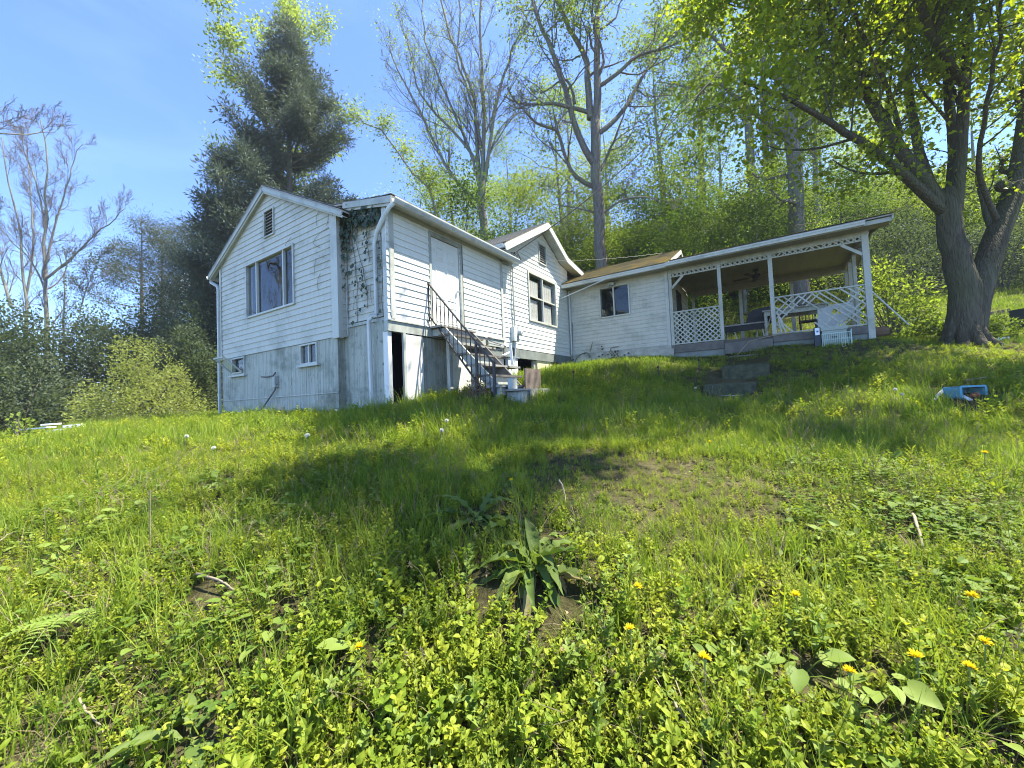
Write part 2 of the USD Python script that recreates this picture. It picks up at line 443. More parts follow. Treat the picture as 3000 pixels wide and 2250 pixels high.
M['ground'] = mat('soil_and_litter', {
    'g': ('geometry', {}), 'n': ('noise_texture', {'scale': 1.1, 'detail': 8.0, 'roughness': .68}), 'n2': ('noise_texture', {'scale': 38.0, 'detail': 5.0, 'roughness': .7}),
    'r': ('rgb_ramp', {'ramp': [(.3, (.06, .05, .03)), (.5, (.075, .07, .03)), (.7, (.12, .10, .06))]}),
    'r2': ('rgb_ramp', {'ramp': [(.3, (.45, .45, .45)), (.7, (1.3, 1.3, 1.3))]}),
    'mx': ('mix_color', {'blend_type': 'multiply', 'fac': 1.0, 'use_clamp': False}), 'b': ('bump', {'strength': .9, 'distance': .03}),
    'p': ('principled_bsdf', {'roughness': 1.0, 'specular_ior_level': .05})},
    [('g.position', 'n.vector'), ('g.position', 'n2.vector'), ('n.fac', 'r.fac'), ('n2.fac', 'r2.fac'), ('r.color', 'mx.a'), ('r2.color', 'mx.b'), ('mx.result', 'p.base_color'),
     ('n2.fac', 'b.height'), ('b.normal', 'p.normal')])

M['grass'] = leafy('grass_blades', (.12, .20, .02), (.34, .40, .06), trans=.5)
M['straw'] = leafy('dry_straw', (.17, .135, .075), (.36, .30, .18), trans=.25, tcol=(1, .95, .8))
M['herb'] = leafy('yellow_green_herb', (.15, .23, .02), (.44, .45, .05), trans=.48)
M['herb_dark'] = leafy('mid_green_herb', (.16, .22, .022), (.40, .41, .055), trans=.48)
M['broad'] = leafy('broad_weed_leaf', (.13, .20, .035), (.26, .32, .07), trans=.40)
M['clover'] = leafy('clover_leaf', (.085, .15, .02), (.18, .24, .035), trans=.4)
M['dock'] = leafy('dock_leaf', (.07, .12, .025), (.19, .24, .055), trans=.35, rough=.6, spec=.2, scale=13)
M['dock_dry'] = leafy('dock_leaf_browned', (.13, .15, .05), (.40, .30, .17), trans=.2, rough=.6, tcol=(1, .9, .6), scale=11)
M['fern'] = leafy('fern_leaflet', (.15, .23, .04), (.25, .33, .07), trans=.4)
M['petal'] = leafy('yellow_petal', (.80, .64, .02), (.88, .74, .04), trans=.3, tcol=(1, .9, .3))
M['white_petal'] = leafy('white_petal', (.7, .7, .62), (.8, .8, .75), trans=.3, tcol=(1, 1, 1))
M['maple_leaf'] = leafy('maple_leaf', (.15, .22, .015), (.40, .43, .035), trans=.68, rough=.4, spec=.35)
M['oak_leaf'] = leafy('young_oak_leaf', (.12, .19, .03), (.26, .30, .06), trans=.55)
M['spring_leaf'] = leafy('spring_leaf', (.15, .22, .04), (.34, .38, .08), trans=.58)
M['under_leaf'] = leafy('undergrowth_leaf', (.06, .11, .02), (.23, .28, .05), trans=.5)
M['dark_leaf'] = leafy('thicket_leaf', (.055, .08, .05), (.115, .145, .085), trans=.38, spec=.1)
M['pale_shrub'] = leafy('pale_shrub_leaf', (.20, .24, .07), (.36, .38, .13), trans=.45)
M['cedar'] = leafy('cedar_foliage', (.07, .098, .08), (.15, .18, .145), trans=.25)
M['pine'] = leafy('pine_needles', (.06, .08, .045), (.13, .15, .085), trans=.25)
M['ivy'] = leafy('ivy_leaf', (.025, .05, .022), (.07, .11, .045), trans=.25, rough=.35, spec=.5)
M['stem'] = plain('green_stem', (.16, .20, .06), .7, var=.3)
M['vine_stem'] = plain('vine_stem', (.16, .13, .09), .9, var=.4, scale=12)
M['bark_maple'] = bark('maple_bark', (.03, .026, .018), (.115, .105, .075))
M['bark_oak'] = bark('oak_bark', (.06, .05, .042), (.22, .20, .17))
M['bark_pale'] = bark('pale_bark', (.10, .09, .08), (.25, .235, .21), bump=.5)
M['bark_thin'] = plain('twig_bark', (.115, .10, .088), .9, var=.35, scale=3)
M['dead_leaf'] = leafy('dead_leaf', (.20, .13, .07), (.42, .33, .22), trans=.15, tcol=(1, .85, .6))
# ------------------------------------------------------------------ ground
CTRL = np.array([  # (right of the camera, ahead of it, height)
    (0, -6, -1.6), (0, -2, -.6), (-4, -2, -.7), (4, -2, -.6), (0, 0, 0), (0, .8, .24), (0, 1.15, .43), (0, 1.5, .60), (0, 1.9, .73), (0, 2.7, .86), (0, 3.7, .94), (0, 5.5, 1.10), (0, 7.3, 1.36),
    (-1.5, 1.2, .34), (-2.2, 1.7, .50), (-3, 2.6, .70), (-4.3, 3.3, .75), (-8, 6, .86), (-14, 11, .90), (-20, 16, .95), (-6, 5.5, 1.0), (-6, 7, 1.15), (-10, 9, 1.12),
    (-8.1, 11.1, 1.33), (-3.55, 8.14, 1.40), (-2.3, 7.39, 1.42), (-13.2, 14, 1.34), (-8.5, 13.5, 1.4),
    (-.3, 7.5, 1.50), (.55, 7.55, 1.46), (1.2, 8.2, 1.52),
    (.1, 11.1, 2.05), (1.4, 12.9, 2.40), (1.6, 13.9, 2.58), (3.0, 12.3, 2.60), (5.0, 12.2, 2.62), (8.8, 9.75, 2.62), (7.0, 10.7, 2.62), (4.3, 9.3, 1.62), (4.6, 8.4, 1.36), (6.0, 10.4, 2.2), (4.0, 11.0, 2.4),
    (2.2, 10.0, 1.95), (4.2, 7.0, 1.12), (2.2, 6, 1.10), (8.0, 8.0, 1.95),
    (10.8, 9.5, 2.36), (10.5, 8.0, 1.95), (6.35, 5.5, 1.33), (5.4, 4.2, .84), (1.5, 1.2, .44), (2.2, 1.7, .65), (3.5, 2.7, .80), (12, 8, 2.2), (9, 5, 1.4), (7, 3, .8),
    (12, 10.3, 2.5), (14.5, 14, 4.2), (20, 14, 4.6), (10, 13.5, 3.0), (11, 17, 4.6), (8, 16, 3.6), (8, 20, 5.6), (8, 30, 10), (2, 22, 4.2), (-10, 25, 2.2), (-20, 25, 1.3), (0, 40, 11), (22, 40, 17), (-35, 40, .5),
    (5.5, 15.5, 2.75), (7.3, 14.0, 2.7), (-2, 18, 2.7), (0, 62, 18), (35, 60, 26), (-50, 60, 0), (-60, 20, 0), (60, 20, 12), (60, -20, 4), (-40, -30, -4), (20, -30, -3)])
_rbf = RBFInterpolator(CTRL[:, :2], CTRL[:, 2], kernel='linear', smoothing=.02)


def ground_rd(r, d):
    q = np.stack([np.ravel(r), np.ravel(d)], -1)
    rad = np.maximum(np.hypot(q[:, 0], q[:, 1]), 1e-6)
    q2 = q * np.minimum(1, 75 / rad)[:, None]
    z = _rbf(q2)
    p3 = np.stack([q2[:, 0], q2[:, 1], 0 * z], -1)
    fade = np.clip(rad / 4, .25, 1)
    z = z + fade * .10 * (meshkit.fbm(p3 * .8 + 50, 3, 4) - .5) + .05 * (meshkit.fbm(p3 * 3.1 + 90, 3, 9) - .5) + .16 * np.clip((5 - rad) / 2.5, 0, 1) * (meshkit.fbm(p3 * 1.5 + 20, 2, 14) - .5)
    return z.reshape(np.shape(r))


def to_rd(x, y):
    return np.asarray(x) * R2[0] + np.asarray(y) * R2[1], np.asarray(x) * F2[0] + np.asarray(y) * F2[1]


def ground_xy(x, y):
    return ground_rd(*to_rd(x, y))


def on_ground(px, py, lo=.8, hi=60):
    """Where the line of sight through a photo pixel meets the ground."""
    t = np.geomspace(lo, hi, 500)
    p = EYE + ray(px, py) * t[:, None]
    below = p[:, 2] < ground_xy(p[:, 0], p[:, 1])
    k = int(np.argmax(below)) if below.any() else len(t) - 1
    return p[k]


radii = np.concatenate([[0.0], np.geomspace(.25, 14, 150), np.geomspace(14.6, 75, 60), [100, 140, 190, 250]])
an = np.linspace(0, 2 * np.pi, 289)[:-1]
gr, ga = np.meshgrid(radii, an, indexing='ij')
gx, gd = gr * np.sin(ga), gr * np.cos(ga)
gz = ground_rd(gx, gd)
gv = np.concatenate([rd(gx, gd), gz[..., None]], -1)
n_r, n_a = gr.shape
idx = np.arange(n_r * n_a).reshape(n_r, n_a)
a_, b_ = idx[:-1], idx[1:]
a2_, b2_ = np.roll(a_, -1, 1), np.roll(b_, -1, 1)
gf = np.concatenate([np.stack([a_, b2_, a2_], -1).reshape(-1, 3), np.stack([a_, b_, b2_], -1).reshape(-1, 3)])
gf = gf[:, ::-1] if np.cross(gv.reshape(-1, 3)[gf[9000, 1]] - gv.reshape(-1, 3)[gf[9000, 0]], gv.reshape(-1, 3)[gf[9000, 2]] - gv.reshape(-1, 3)[gf[9000, 0]])[2] < 0 else gf
obj('ground', (gv.reshape(-1, 3), gf), M['ground'], smooth=True, kind='structure')
# ------------------------------------------------------------------ house
X3, Y3, Z3 = np.eye(3)
house = thing('clapboard_house', 'white clapboard house with gabled wing, raised side door and peeling basement boards', 'house', (-9.0, 8.5, 1.4))
hr = np.random.default_rng(11)
XB, YI, YA, YD = -5.95, 5.05, 4.85, 13.0


def siding(wall_name, o, ux, out, poly, openings, z0, course, paint, label=None, joint=7.):
    """Lapped boards on the wall plane through o (z up): each board a part of its own, cut round the openings and to the gable."""
    hole = unary_union([sbox(*q) for q in openings]) if openings else None
    par = obj(wall_name, MB().prism(poly.difference(hole) if openings else poly, np.asarray(o, float) * [1, 1, 0], ux, Z3, -np.asarray(out) * .10), M['trim'], house, label=label)
    lo, hi = poly.bounds[1], poly.bounds[3]
    k = 0
    z = z0
    while z < hi - .02:
        z1 = min(z + course, hi)
        a, b = poly.bounds[0], poly.bounds[2]
        cuts = [a]
        c = a + hr.uniform(.5, 1) * joint
        while c < b - .7:
            cuts.append(c); c += joint * hr.uniform(.8, 1.1)
        cuts.append(b)
        for c0, c1 in zip(cuts[:-1], cuts[1:]):
            g = sbox(c0 + .001, z + .0, c1 - .001, z1).intersection(poly)
            if hole is not None:
                g = g.difference(hole)
            for q in getattr(g, 'geoms', [g]):
                if q.is_empty or q.geom_type != 'Polygon' or q.area < .002:
                    continue
                q = q.simplify(.002)
                m = trimesh.creation.extrude_polygon(q, 1.0, engine='earcut')
                v = np.asarray(m.vertices)
                jit = hr.uniform(-.0015, .0015)
                off = np.where(v[:, 2] > .5, .004 + (.014 + jit) * np.clip(1 - (v[:, 1] - z) / course, 0, 1) + .003, .002)
                f = np.asarray(m.faces)
                if np.dot(np.cross(ux, Z3), out) < 0:
                    f = f[:, ::-1]
                p = np.asarray(o, float) * [1, 1, 0] + v[:, :1] * ux + v[:, 1:2] * Z3 + off[:, None] * np.asarray(out)
                obj('siding_board', (p, f), M[paint], par)
        z += course
    return par


# ---- gabled wing: the wall with the picture window (faces -y)
aL, aR, apex, eav = -12.75, -7.40, -10.08, 5.52
gab = Polygon([(aL, 2.93), (aR, 2.93), (aR, eav - .02), (apex, 6.83), (aL, eav - .02)])
picw, vent_a = (-11.17, 3.89, -8.95, 5.21), (-10.19, 5.72, -9.78, 6.32)
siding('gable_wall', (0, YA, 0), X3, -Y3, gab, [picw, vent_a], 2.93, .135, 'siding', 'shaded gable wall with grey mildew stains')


def window(par, o, ux, out, u0, z0, u1, z1, mulls=(), rails=(), frame=.045, depth=.05, room=True, label=None, fm='trim', curtain=None, sill=False, paneoff=-.012):
    """A window set on the plane through o: a frame of bars, one pane per light, sill and a dark room behind it."""
    ux, out, o = np.asarray(ux, float), np.asarray(out, float), np.asarray(o, float) * [1, 1, 0]
    P = lambda u, z, w: o + ux * u + Z3 * z + out * w
    fb = MB()

    def bar(ua, za, ub, zb, w0=-.03, w1=depth):
        c = [P(a, b, c_) for a in (ua, ub) for b in (za, zb) for c_ in (w0, w1)]
        fb.box(np.min(c, 0), np.max(c, 0))
    bar(u0 - frame, z0 - frame, u0 + .006, z1 + frame, -.108); bar(u1 - .006, z0 - frame, u1 + frame, z1 + frame, -.108)
    bar(u0 + .006, z1 - .006, u1 - .006, z1 + frame, -.108); bar(u0 + .006, z0 - frame, u1 - .006, z0 + .006, -.108)
    w = obj('window', fb, M[fm], par, label=label)
    us = [u0] + list(mulls) + [u1]
    mb = MB()
    fb = mb
    for m in mulls:
        bar(m - .022, z0, m + .022, z1, -.028, depth - .012)
    for q in rails:
        bar(u0, q - .02, u1, q + .02, -.027, depth - .016)
    if mulls or rails:
        obj('mullion', mb, M[fm], w)
    zs = [z0] + list(rails) + [z1]
    for a, b in zip(us[:-1], us[1:]):
        for c, d in zip(zs[:-1], zs[1:]):
            p = np.array([P(a, c, paneoff), P(b, c, paneoff), P(b, d, paneoff), P(a, d, paneoff)])
            obj('pane', (p, np.array([[0, 1, 2], [0, 2, 3]])), M['pane'], w)
    if sill:
        s = MB()
        c = [P(a, b, c_) for a in (u0 - .12, u1 + .12) for b in (z0 - frame - .05, z0 - frame - .002) for c_ in (0, .075)]
        obj('sill', s.box(np.min(c, 0), np.max(c, 0)), M[fm], w)
    if room:
        dk = MB()
        q = np.array([P(u0 - .02, z0 - .02, -.6), P(u1 + .02, z0 - .02, -.6), P(u1 + .02, z1 + .02, -.6), P(u0 - .02, z1 + .02, -.6),
                      P(u0 - .02, z0 - .02, -.11), P(u1 + .02, z0 - .02, -.11), P(u1 + .02, z1 + .02, -.11), P(u0 - .02, z1 + .02, -.11)])
        dk.add(q, np.array([[0, 1, 2], [0, 2, 3], [0, 4, 5], [0, 5, 1], [3, 2, 6], [3, 6, 7], [0, 3, 7], [0, 7, 4], [1, 5, 6], [1, 6, 2]]))
        obj('room', dk, M['dark'], w)
    if curtain:
        for a, b, c, d in curtain:
            n = 24
            uu = np.linspace(a, b, n)
            wv = -.028 + .008 * np.sin(uu * 90)
            top = np.array([P(u, d, k) for u, k in zip(uu, wv)])
            bot = np.array([P(u, c, k) for u, k in zip(uu, wv)])
            f = [[i, i + 1, n + i + 1] for i in range(n - 1)] + [[i, n + i + 1, n + i] for i in range(n - 1)]
            obj('curtain', (np.vstack([bot, top]), np.array(f)), M['curtain'], w)
    return w


def cut(poly, holes):
    return poly.difference(unary_union([sbox(*h) for h in holes]))


def vent(par, o, ux, out, u0, z0, u1, z1, n=8):
    ux, out, o = np.asarray(ux, float), np.asarray(out, float), np.asarray(o, float) * [1, 1, 0]
    P = lambda u, z, w: o + ux * u + Z3 * z + out * w
    fb = MB()
    for q in ((u0 - .03, z0 - .03, u0, z1 + .03), (u1, z0 - .03, u1 + .03, z1 + .03), (u0, z1, u1, z1 + .03), (u0, z0 - .03, u1, z0)):
        c = [P(a, b, c_) for a in (q[0], q[2]) for b in (q[1], q[3]) for c_ in (0, .05)]
        fb.box(np.min(c, 0), np.max(c, 0))
    v = obj('vent', fb, M['trim'], par)
    for k in range(n):
        z = z0 + (k + .3) * (z1 - z0) / n
        obj('vent_slat', MB().beam(P(u0, z, .02), P(u1, z, .02), .045, .008, unit(Z3 * .7 + out * .7)), M['trim'], v)
    c = [P(a, b, c_) for a in (u0, u1) for b in (z0, z1) for c_ in (.001, .004)]
    obj('screen', MB().box(np.min(c, 0), np.max(c, 0)), M['soil_dark'], v)


window(house, (0, YA, 0), X3, -Y3, *picw, mulls=(-10.66, -9.38), frame=.04, label='wide picture window of three lights')
vent(house, (0, YA, 0), X3, -Y3, *vent_a)

# ---- ivy wall, set back a little, and the short return beside it
siding('side_wall', (0, YI, 0), X3, -Y3, Polygon([(-7.30, 3.20), (-5.95, 3.20), (-5.95, 5.32), (-7.30, 5.55)]), [], 3.2, .135, 'siding', 'narrow ivy grown wall')
siding('side_wall', (-7.30, 0, 0), Y3, X3, Polygon([(4.85, 2.93), (5.05, 2.93), (5.05, 5.5), (4.85, 5.5)]), [], 2.93, .135, 'siding')
# ---- door wall (faces +x)
door_hole = (6.14, 3.06, 7.06, 5.08)
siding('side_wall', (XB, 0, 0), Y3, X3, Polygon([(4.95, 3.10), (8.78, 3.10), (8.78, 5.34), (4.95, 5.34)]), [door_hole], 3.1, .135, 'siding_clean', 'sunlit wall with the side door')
# ---- second gable (faces +x)
XC = XB - .02
gc = Polygon([(8.78, 2.93), (13.0, 2.93), (13.0, 6.02), (12.45, 6.10), (11.14, 6.84), (8.78, 5.62)])
cw, vent_c = (10.22, 3.87, 11.93, 5.28), (10.95, 5.78, 11.36, 6.36)
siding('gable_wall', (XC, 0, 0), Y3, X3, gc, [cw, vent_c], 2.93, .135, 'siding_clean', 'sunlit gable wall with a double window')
window(house, (XC, 0, 0), Y3, X3, *cw, mulls=(11.07,), rails=(4.58,), frame=.05, label='double sash window with curtains',
       curtain=((10.23, 10.80, 3.89, 4.50), (10.23, 10.86, 4.61, 5.10), (11.1, 11.70, 3.89, 4.48), (11.1, 11.74, 4.61, 5.16)))
vent(house, (XC, 0, 0), Y3, X3, *vent_c)
# ---- back wing with the small window (faces -y)
dw = (-4.76, 4.15, -3.80, 5.12)
siding('back_wing_wall', (0, YD, 0), X3, -Y3, Polygon([(-5.95, 2.99), (-2.58, 2.99), (-2.58, 5.30), (-5.95, 5.30)]), [dw], 2.99, .127, 'siding', 'shaded wall of the back wing')
window(house, (0, YD, 0), X3, -Y3, *dw, mulls=(-4.30,), frame=.035, label='small sliding window with an open dark half')
# ---- hidden sides so that the house is closed from a step aside
for lo_, hi_ in (((-12.75, 4.98, 1.0), (-12.65, 13.0, 5.5)), ((-12.65, 12.9, 1.0), (-6.1, 13.0, 5.5)), ((-2.64, 13.1, 2.6), (-2.58, 16.4, 5.3)), ((-6.0, 16.4, 2.6), (-2.58, 16.5, 5.3))):
    obj('rear_wall', MB().box(lo_, hi_), M['siding'], house)
# side of the back wing under the porch: boards and a dark door
wl = obj('porch_side_wall', MB().box((-2.578, 13.1, 2.96), (-2.572, 16.4, 5.25)), M['trim'], house)
for k in range(13):
    z = 2.97 + k * .178
    for ya, yb in ((13.12, 14.15), (15.05, 16.38)):
        obj('siding_board', MB().add(np.array([[-2.572, ya, z], [-2.572, yb, z], [-2.572, yb, z + .176], [-2.572, ya, z + .176], [-2.55, ya, z], [-2.55, yb, z], [-2.566, yb, z + .176], [-2.566, ya, z + .176]]), BOXF), M['siding'], wl)
pd = obj('porch_door', MB().box((-2.57, 14.2, 2.97), (-2.54, 15.0, 4.95)), M['dark'], house, label='dark door under the porch roof')
obj('handle', MB().add(*lathe((-2.50, 14.28, 3.93), [(0, -.03), (.03, -.02), (.03, .02), (0, .03)], 8)), M['iron'], pd)

# ---- trim: corner boards, skirts, door
tb = lambda lo, hi, m='trim', name='corner_board', par=house, label=None: obj(name, MB().box(lo, hi), M[m], par, label=label)
tb((aL - .03, YA - .035, 2.90), (aL + .07, YA - .0225, 5.46)); tb((aR - .10, YA - .035, 2.90), (aR - .005, YA - .0225, 5.48)); tb((aR - .004, YA - .035, 2.90), (-7.275, YA + .07, 5.44))
tb((-7.276, 5.00, 2.95), (-7.25, 5.028, 5.5)); tb((-6.06, YI - .035, 3.17), (XB + .035, YI - .023, 5.3)); tb((XB + .023, YI - .022, 3.12), (XB + .036, YI + .07, 5.3))
tb((XB + .023, 8.70, 3.07), (XB + .04, 8.79, 5.36)); tb((XC + .023, 12.93, 2.93), (XC + .036, 12.975, 5.3)); tb((-2.66, YD - .036, 2.97), (-2.56, YD - .0225, 5.3)); tb((-5.93, YD - .034, 2.95), (-5.87, YD - .0225, 5.3))
dr = obj('door', MB().box((XB - .05, 6.16, 3.08), (XB - .012, 7.04, 5.06)), M['siding_clean'], house, label='white six-panel side door above the stairs')
for (y0, y1) in ((6.28, 6.55), (6.65, 6.92)):
    for (z0, z1) in ((3.25, 3.62), (3.76, 4.48), (4.60, 4.90)):
        p = MB()
        for q in ((y0, z0, y1, z0 + .03), (y0, z1 - .03, y1, z1), (y0, z0 + .03, y0 + .03, z1 - .03), (y1 - .03, z0 + .03, y1, z1 - .03)):
            p.box((XB - .012, q[0], q[1]), (XB - .002, q[2], q[3]))
        p.box((XB - .012, y0 + .05, z0 + .05), (XB - .004, y1 - .05, z1 - .05))
        obj('door_panel', p, M['siding_clean'], dr)
obj('handle', MB().add(*lathe((XB + .03, 6.95, 4.02), [(0, -.03), (.03, -.02), (.032, .02), (0, .03)], 10)), M['conduit'], dr)
df = MB().box((XB - .05, 6.07, 3.08), (XB + .03, 6.135, 5.16)).box((XB - .05, 7.062, 3.08), (XB + .03, 7.13, 5.16)).box((XB - .05, 6.135, 5.085), (XB + .03, 7.062, 5.16))
obj('door_frame', df, M['fascia'], house)
obj('door_frame', MB().box((XB + .0235, 7.131, 3.08), (XB + .031, 7.16, 5.16)), M['weathered'], house)
tb((XB - .09, 4.93, 3.075), (XB + .045, 8.80, 3.099), 'trim', 'drip_board'); tb((XB - .09, 4.93, 2.88), (XB + .022, 8.76, 3.074), 'fascia', 'rim_beam')
tb((XC - .09, 8.80, 2.66), (XC + .012, 12.98, 2.926), 'block', 'skirt_board', label='grey green skirt board under the sunlit gable')
tb((-5.93, YD - .03, 2.86), (-2.56, YD + .05, 2.985), 'stucco', 'skirt_board'); tb((-5.94, YD - .055, 2.45), (-2.50, YD + .05, 2.858), 'stucco', 'foundation_band', label='cracked white foundation band')

# ---- basement under the gabled wing: painted boards, top and bottom rows, small windows
bw1, bw2 = (-12.08, 2.48, -11.42, 2.88), (-8.72, 2.48, -8.12, 2.88)
ups = [aL, -12.36, -11.38, -10.28, -9.15, -8.02, aR + .02]
for a, b in zip(ups[:-1], ups[1:]):
    g = cut(sbox(a + .004, 1.80, b - .004, 2.925), [(w[0] - .03, w[1] - .03, w[2] + .03, w[3] + .03) for w in (bw1, bw2)])
    obj('basement_panel', MB().prism(g, (0, YA + .03, 0), X3, Z3, -Y3 * .028), M['peeling'], house)
lows = [aL, -11.4, -10.25, -9.1, -8.0, aR + .02]
for a, b in zip(lows[:-1], lows[1:]):
    obj('basement_panel', MB().box((a + .004, YA + .005, .9), (b - .004, YA + .05, 1.785)), M['peeling'], house)
tb((aL, YA - .012, 1.786), (aR, YA + .04, 1.80), 'trim', 'ledge_strip')
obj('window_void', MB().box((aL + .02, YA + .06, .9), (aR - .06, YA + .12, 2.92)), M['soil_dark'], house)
window(house, (0, YA, 0), X3, -Y3, *bw2, mulls=(-8.42,), frame=.03, depth=.03, room=False, sill=True, label='small two-light basement window', paneoff=-.02)
aw = window(house, (0, YA, 0), X3, -Y3, *bw1, frame=.03, depth=.03, room=False, sill=True, label='basement window hanging open', paneoff=-.05)
# the open sash, hinged at its foot, leans out and up to the left
sa, sb = np.array([-12.02, YA - .05, 2.50]), np.array([-11.46, YA - .05, 2.50])
tilt = np.array([-.12, -.36, .38])
fr = MB()
for p, q in ((sa, sb), (sa, sa + tilt), (sb, sb + tilt), (sa + tilt, sb + tilt)):
    fr.beam(p, q, .035, .035)
s_ = obj('open_sash', fr, M['trim'], aw, label='sash leaning out')
obj('sash_pane', (np.array([sa, sb, sb + tilt, sa + tilt]), np.array([[0, 1, 2], [0, 2, 3]])), M['pane'], aw)
mt = MB().box((-9.86, YA - .10, 2.02), (-9.72, YA - .002, 2.27))
obj('meter_box', mt, M['fascia'], house, label='small rusted box on the basement boards')
obj('pipe', MB().tube([(-10.32, YA - .10, 2.30), (-10.05, YA - .11, 2.275), (-9.78, YA - .10, 2.29), (-9.70, YA - .08, 2.36)], .018, 8), M['weathered'], house)
obj('pipe', MB().tube([(-9.72, YA - .05, 2.10), (-9.80, YA - .06, 1.95), (-10.30, YA - .10, 1.55), (-10.62, YA - .16, 1.28)], .018, 8), M['weathered'], house)

# ---- basement under the ivy wall and the door wall
obj('basement_panel', MB().box((aR - .03, YA + .052, .9), (aR, YI + .03, 2.928)), M['peeling'], house)
for a, b, z1 in ((-7.40, -6.95, 3.11), (-6.948, -6.352, 3.11)):
    obj('basement_panel', MB().box((a, YI - .02, .9), (b, YI + .03, z1)), M['peeling'], house)
tb((-7.28, YI - .045, 3.115), (-6.1, YI + .02, 3.175), 'fascia', 'drip_board')
tb((-6.35, YI - .07, .9), (-6.10, YI + .05, 3.11), 'peeling', 'corner_post'); tb((-6.098, YI - .10, .9), (-5.965, YI - .01, 2.875), 'peeling_white', 'corner_post')
for y0, y1, m, nm, z1, x in ((5.37, 5.81, 'peeling_white', 'cellar_door', 2.86, XB + .012), (5.83, 6.62, 'peeling', 'basement_panel', 2.86, XB - .03), (6.63, 7.3, 'peeling_white', 'basement_panel', 2.86, XB - .02),
                             (7.31, 8.0, 'peeling_white', 'basement_panel', 2.86, XB - .025), (8.02, 8.76, 'block', 'basement_panel', 2.86, XB - .02)):
    obj(nm, MB().box((x - .03, y0, .9), (x, y1, z1)), M[m], house)
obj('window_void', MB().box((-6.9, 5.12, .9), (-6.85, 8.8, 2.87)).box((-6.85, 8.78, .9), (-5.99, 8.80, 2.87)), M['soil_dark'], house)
tb((XB - .03, 5.30, .9), (XB + .02, 5.365, 2.88), 'fascia', 'door_post')
# ---- crawl space under the sunlit gable
for y0, y1, m in ((9.02, 9.50, 'peeling_white'), (10.62, 11.62, 'yellow_board'), (12.2, 12.98, 'stucco')):
    obj('pier', MB().box((XC - .12, y0, 1.4), (XC - .02, y1, 2.655)), M[m], house)
obj('post', MB().box((XC - .12, 10.42, 1.6), (XC - .04, 10.52, 2.655)), M['old_wood'], house)
obj('sill_board', MB().box((XC - .10, 9.5, 2.02), (XC - .03, 11.4, 2.12)), M['peeling_white'], house)
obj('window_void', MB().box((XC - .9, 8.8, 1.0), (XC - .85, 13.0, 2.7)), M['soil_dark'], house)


# ---- roofs
def roof_slab(pts, up, t=.05):
    pts = np.asarray(pts, float)
    n = len(pts)
    v = np.vstack([pts, pts + np.asarray(up) * t])
    f = [[0, i + 1, i] for i in range(1, n - 1)] + [[n, n + i, n + i + 1] for i in range(1, n - 1)]
    for i in range(n):
        j = (i + 1) % n
        f += [[i, j, n + j], [i, n + j, n + i]]
    return v, np.array(f)


def roof(name, corners, rows, m, label=None):
    """corners: eave a, eave b, ridge b, ridge a; laid with overlapping courses of shingles."""
    a, b, c, d = [np.asarray(q, float) for q in corners]
    nrm = unit(np.cross(b - a, d - a))
    if nrm[2] < 0:
        nrm = -nrm
    r = obj(name, roof_slab([a, b, c, d], nrm, .03), M['old_wood'], house, label=label)
    for k in range(rows):
        t0, t1 = k / rows, min((k + 1.25) / rows, 1)
        p = [a + (d - a) * t0 + nrm * .052, b + (c - b) * t0 + nrm * .052, b + (c - b) * t1 + nrm * .036, a + (d - a) * t1 + nrm * .036]
        obj('shingle_course', roof_slab(p, nrm, .012), M[m], r)
    return r


RA = (apex, 6.90)
roof('roof', [(-13.2, YA - .14, 5.36), (-13.2, 13.2, 5.36), (apex, 13.2, 6.90), (apex, YA - .14, 6.90)], 9, 'shingle')
roof('roof', [(-6.98, YA - .14, 5.38), (-6.98, 13.2, 5.38), (apex, 13.2, 6.90), (apex, YA - .14, 6.90)], 9, 'shingle')
roof('roof', [(-5.70, YI - .16, 5.33), (-5.70, 9.2, 5.33), (-7.6, 9.2, 5.70), (-7.6, YI - .16, 5.70)], 6, 'shingle')
roof('roof', [(-5.66, 8.64, 5.60), (-12.0, 8.64, 5.60), (-12.0, 11.14, 7.02), (-5.66, 11.14, 7.02)], 9, 'shingle')
roof('roof', [(-5.66, 12.47, 6.27), (-12.0, 12.47, 6.27), (-12.0, 11.14, 7.02), (-5.66, 11.14, 7.02)], 6, 'shingle')
roof('roof', [(-5.66, 14.0, 6.03), (-12.0, 14.0, 6.03), (-12.0, 12.47, 6.27), (-5.66, 12.47, 6.27)], 6, 'shingle')
roof('roof', [(-6.05, 12.50, 5.37), (-2.42, 12.50, 5.37), (-2.42, 14.75, 6.40), (-6.05, 14.75, 6.40)], 15, 'moss_roof', 'low roof grown over with orange and green moss')
roof('roof', [(-6.05, 17.0, 5.37), (-2.42, 17.0, 5.37), (-2.42, 14.75, 6.40), (-6.05, 14.75, 6.40)], 6, 'moss_roof')


def board(a, b, w, h, m, name, up=(0, 0, 1), par=house, label=None):
    return obj(name, MB().beam(a, b, w, h, up), M[m], par, label=label)


# rake boards of the gabled wing
yk = YA - .12
for e in (-13.22, -6.96):
    s = 1 if e > apex else -1
    board((apex, yk, 6.845), (e, yk, 5.325), .03, .095, 'fascia', 'rake_board'); board((apex, yk + .022, 6.775), (e, yk + .022, 5.27), .02, .05, 'trim', 'rake_board')
    board((apex, yk + .075, 6.80), (e, yk + .075, 5.28), .10, .012, 'trim', 'soffit')
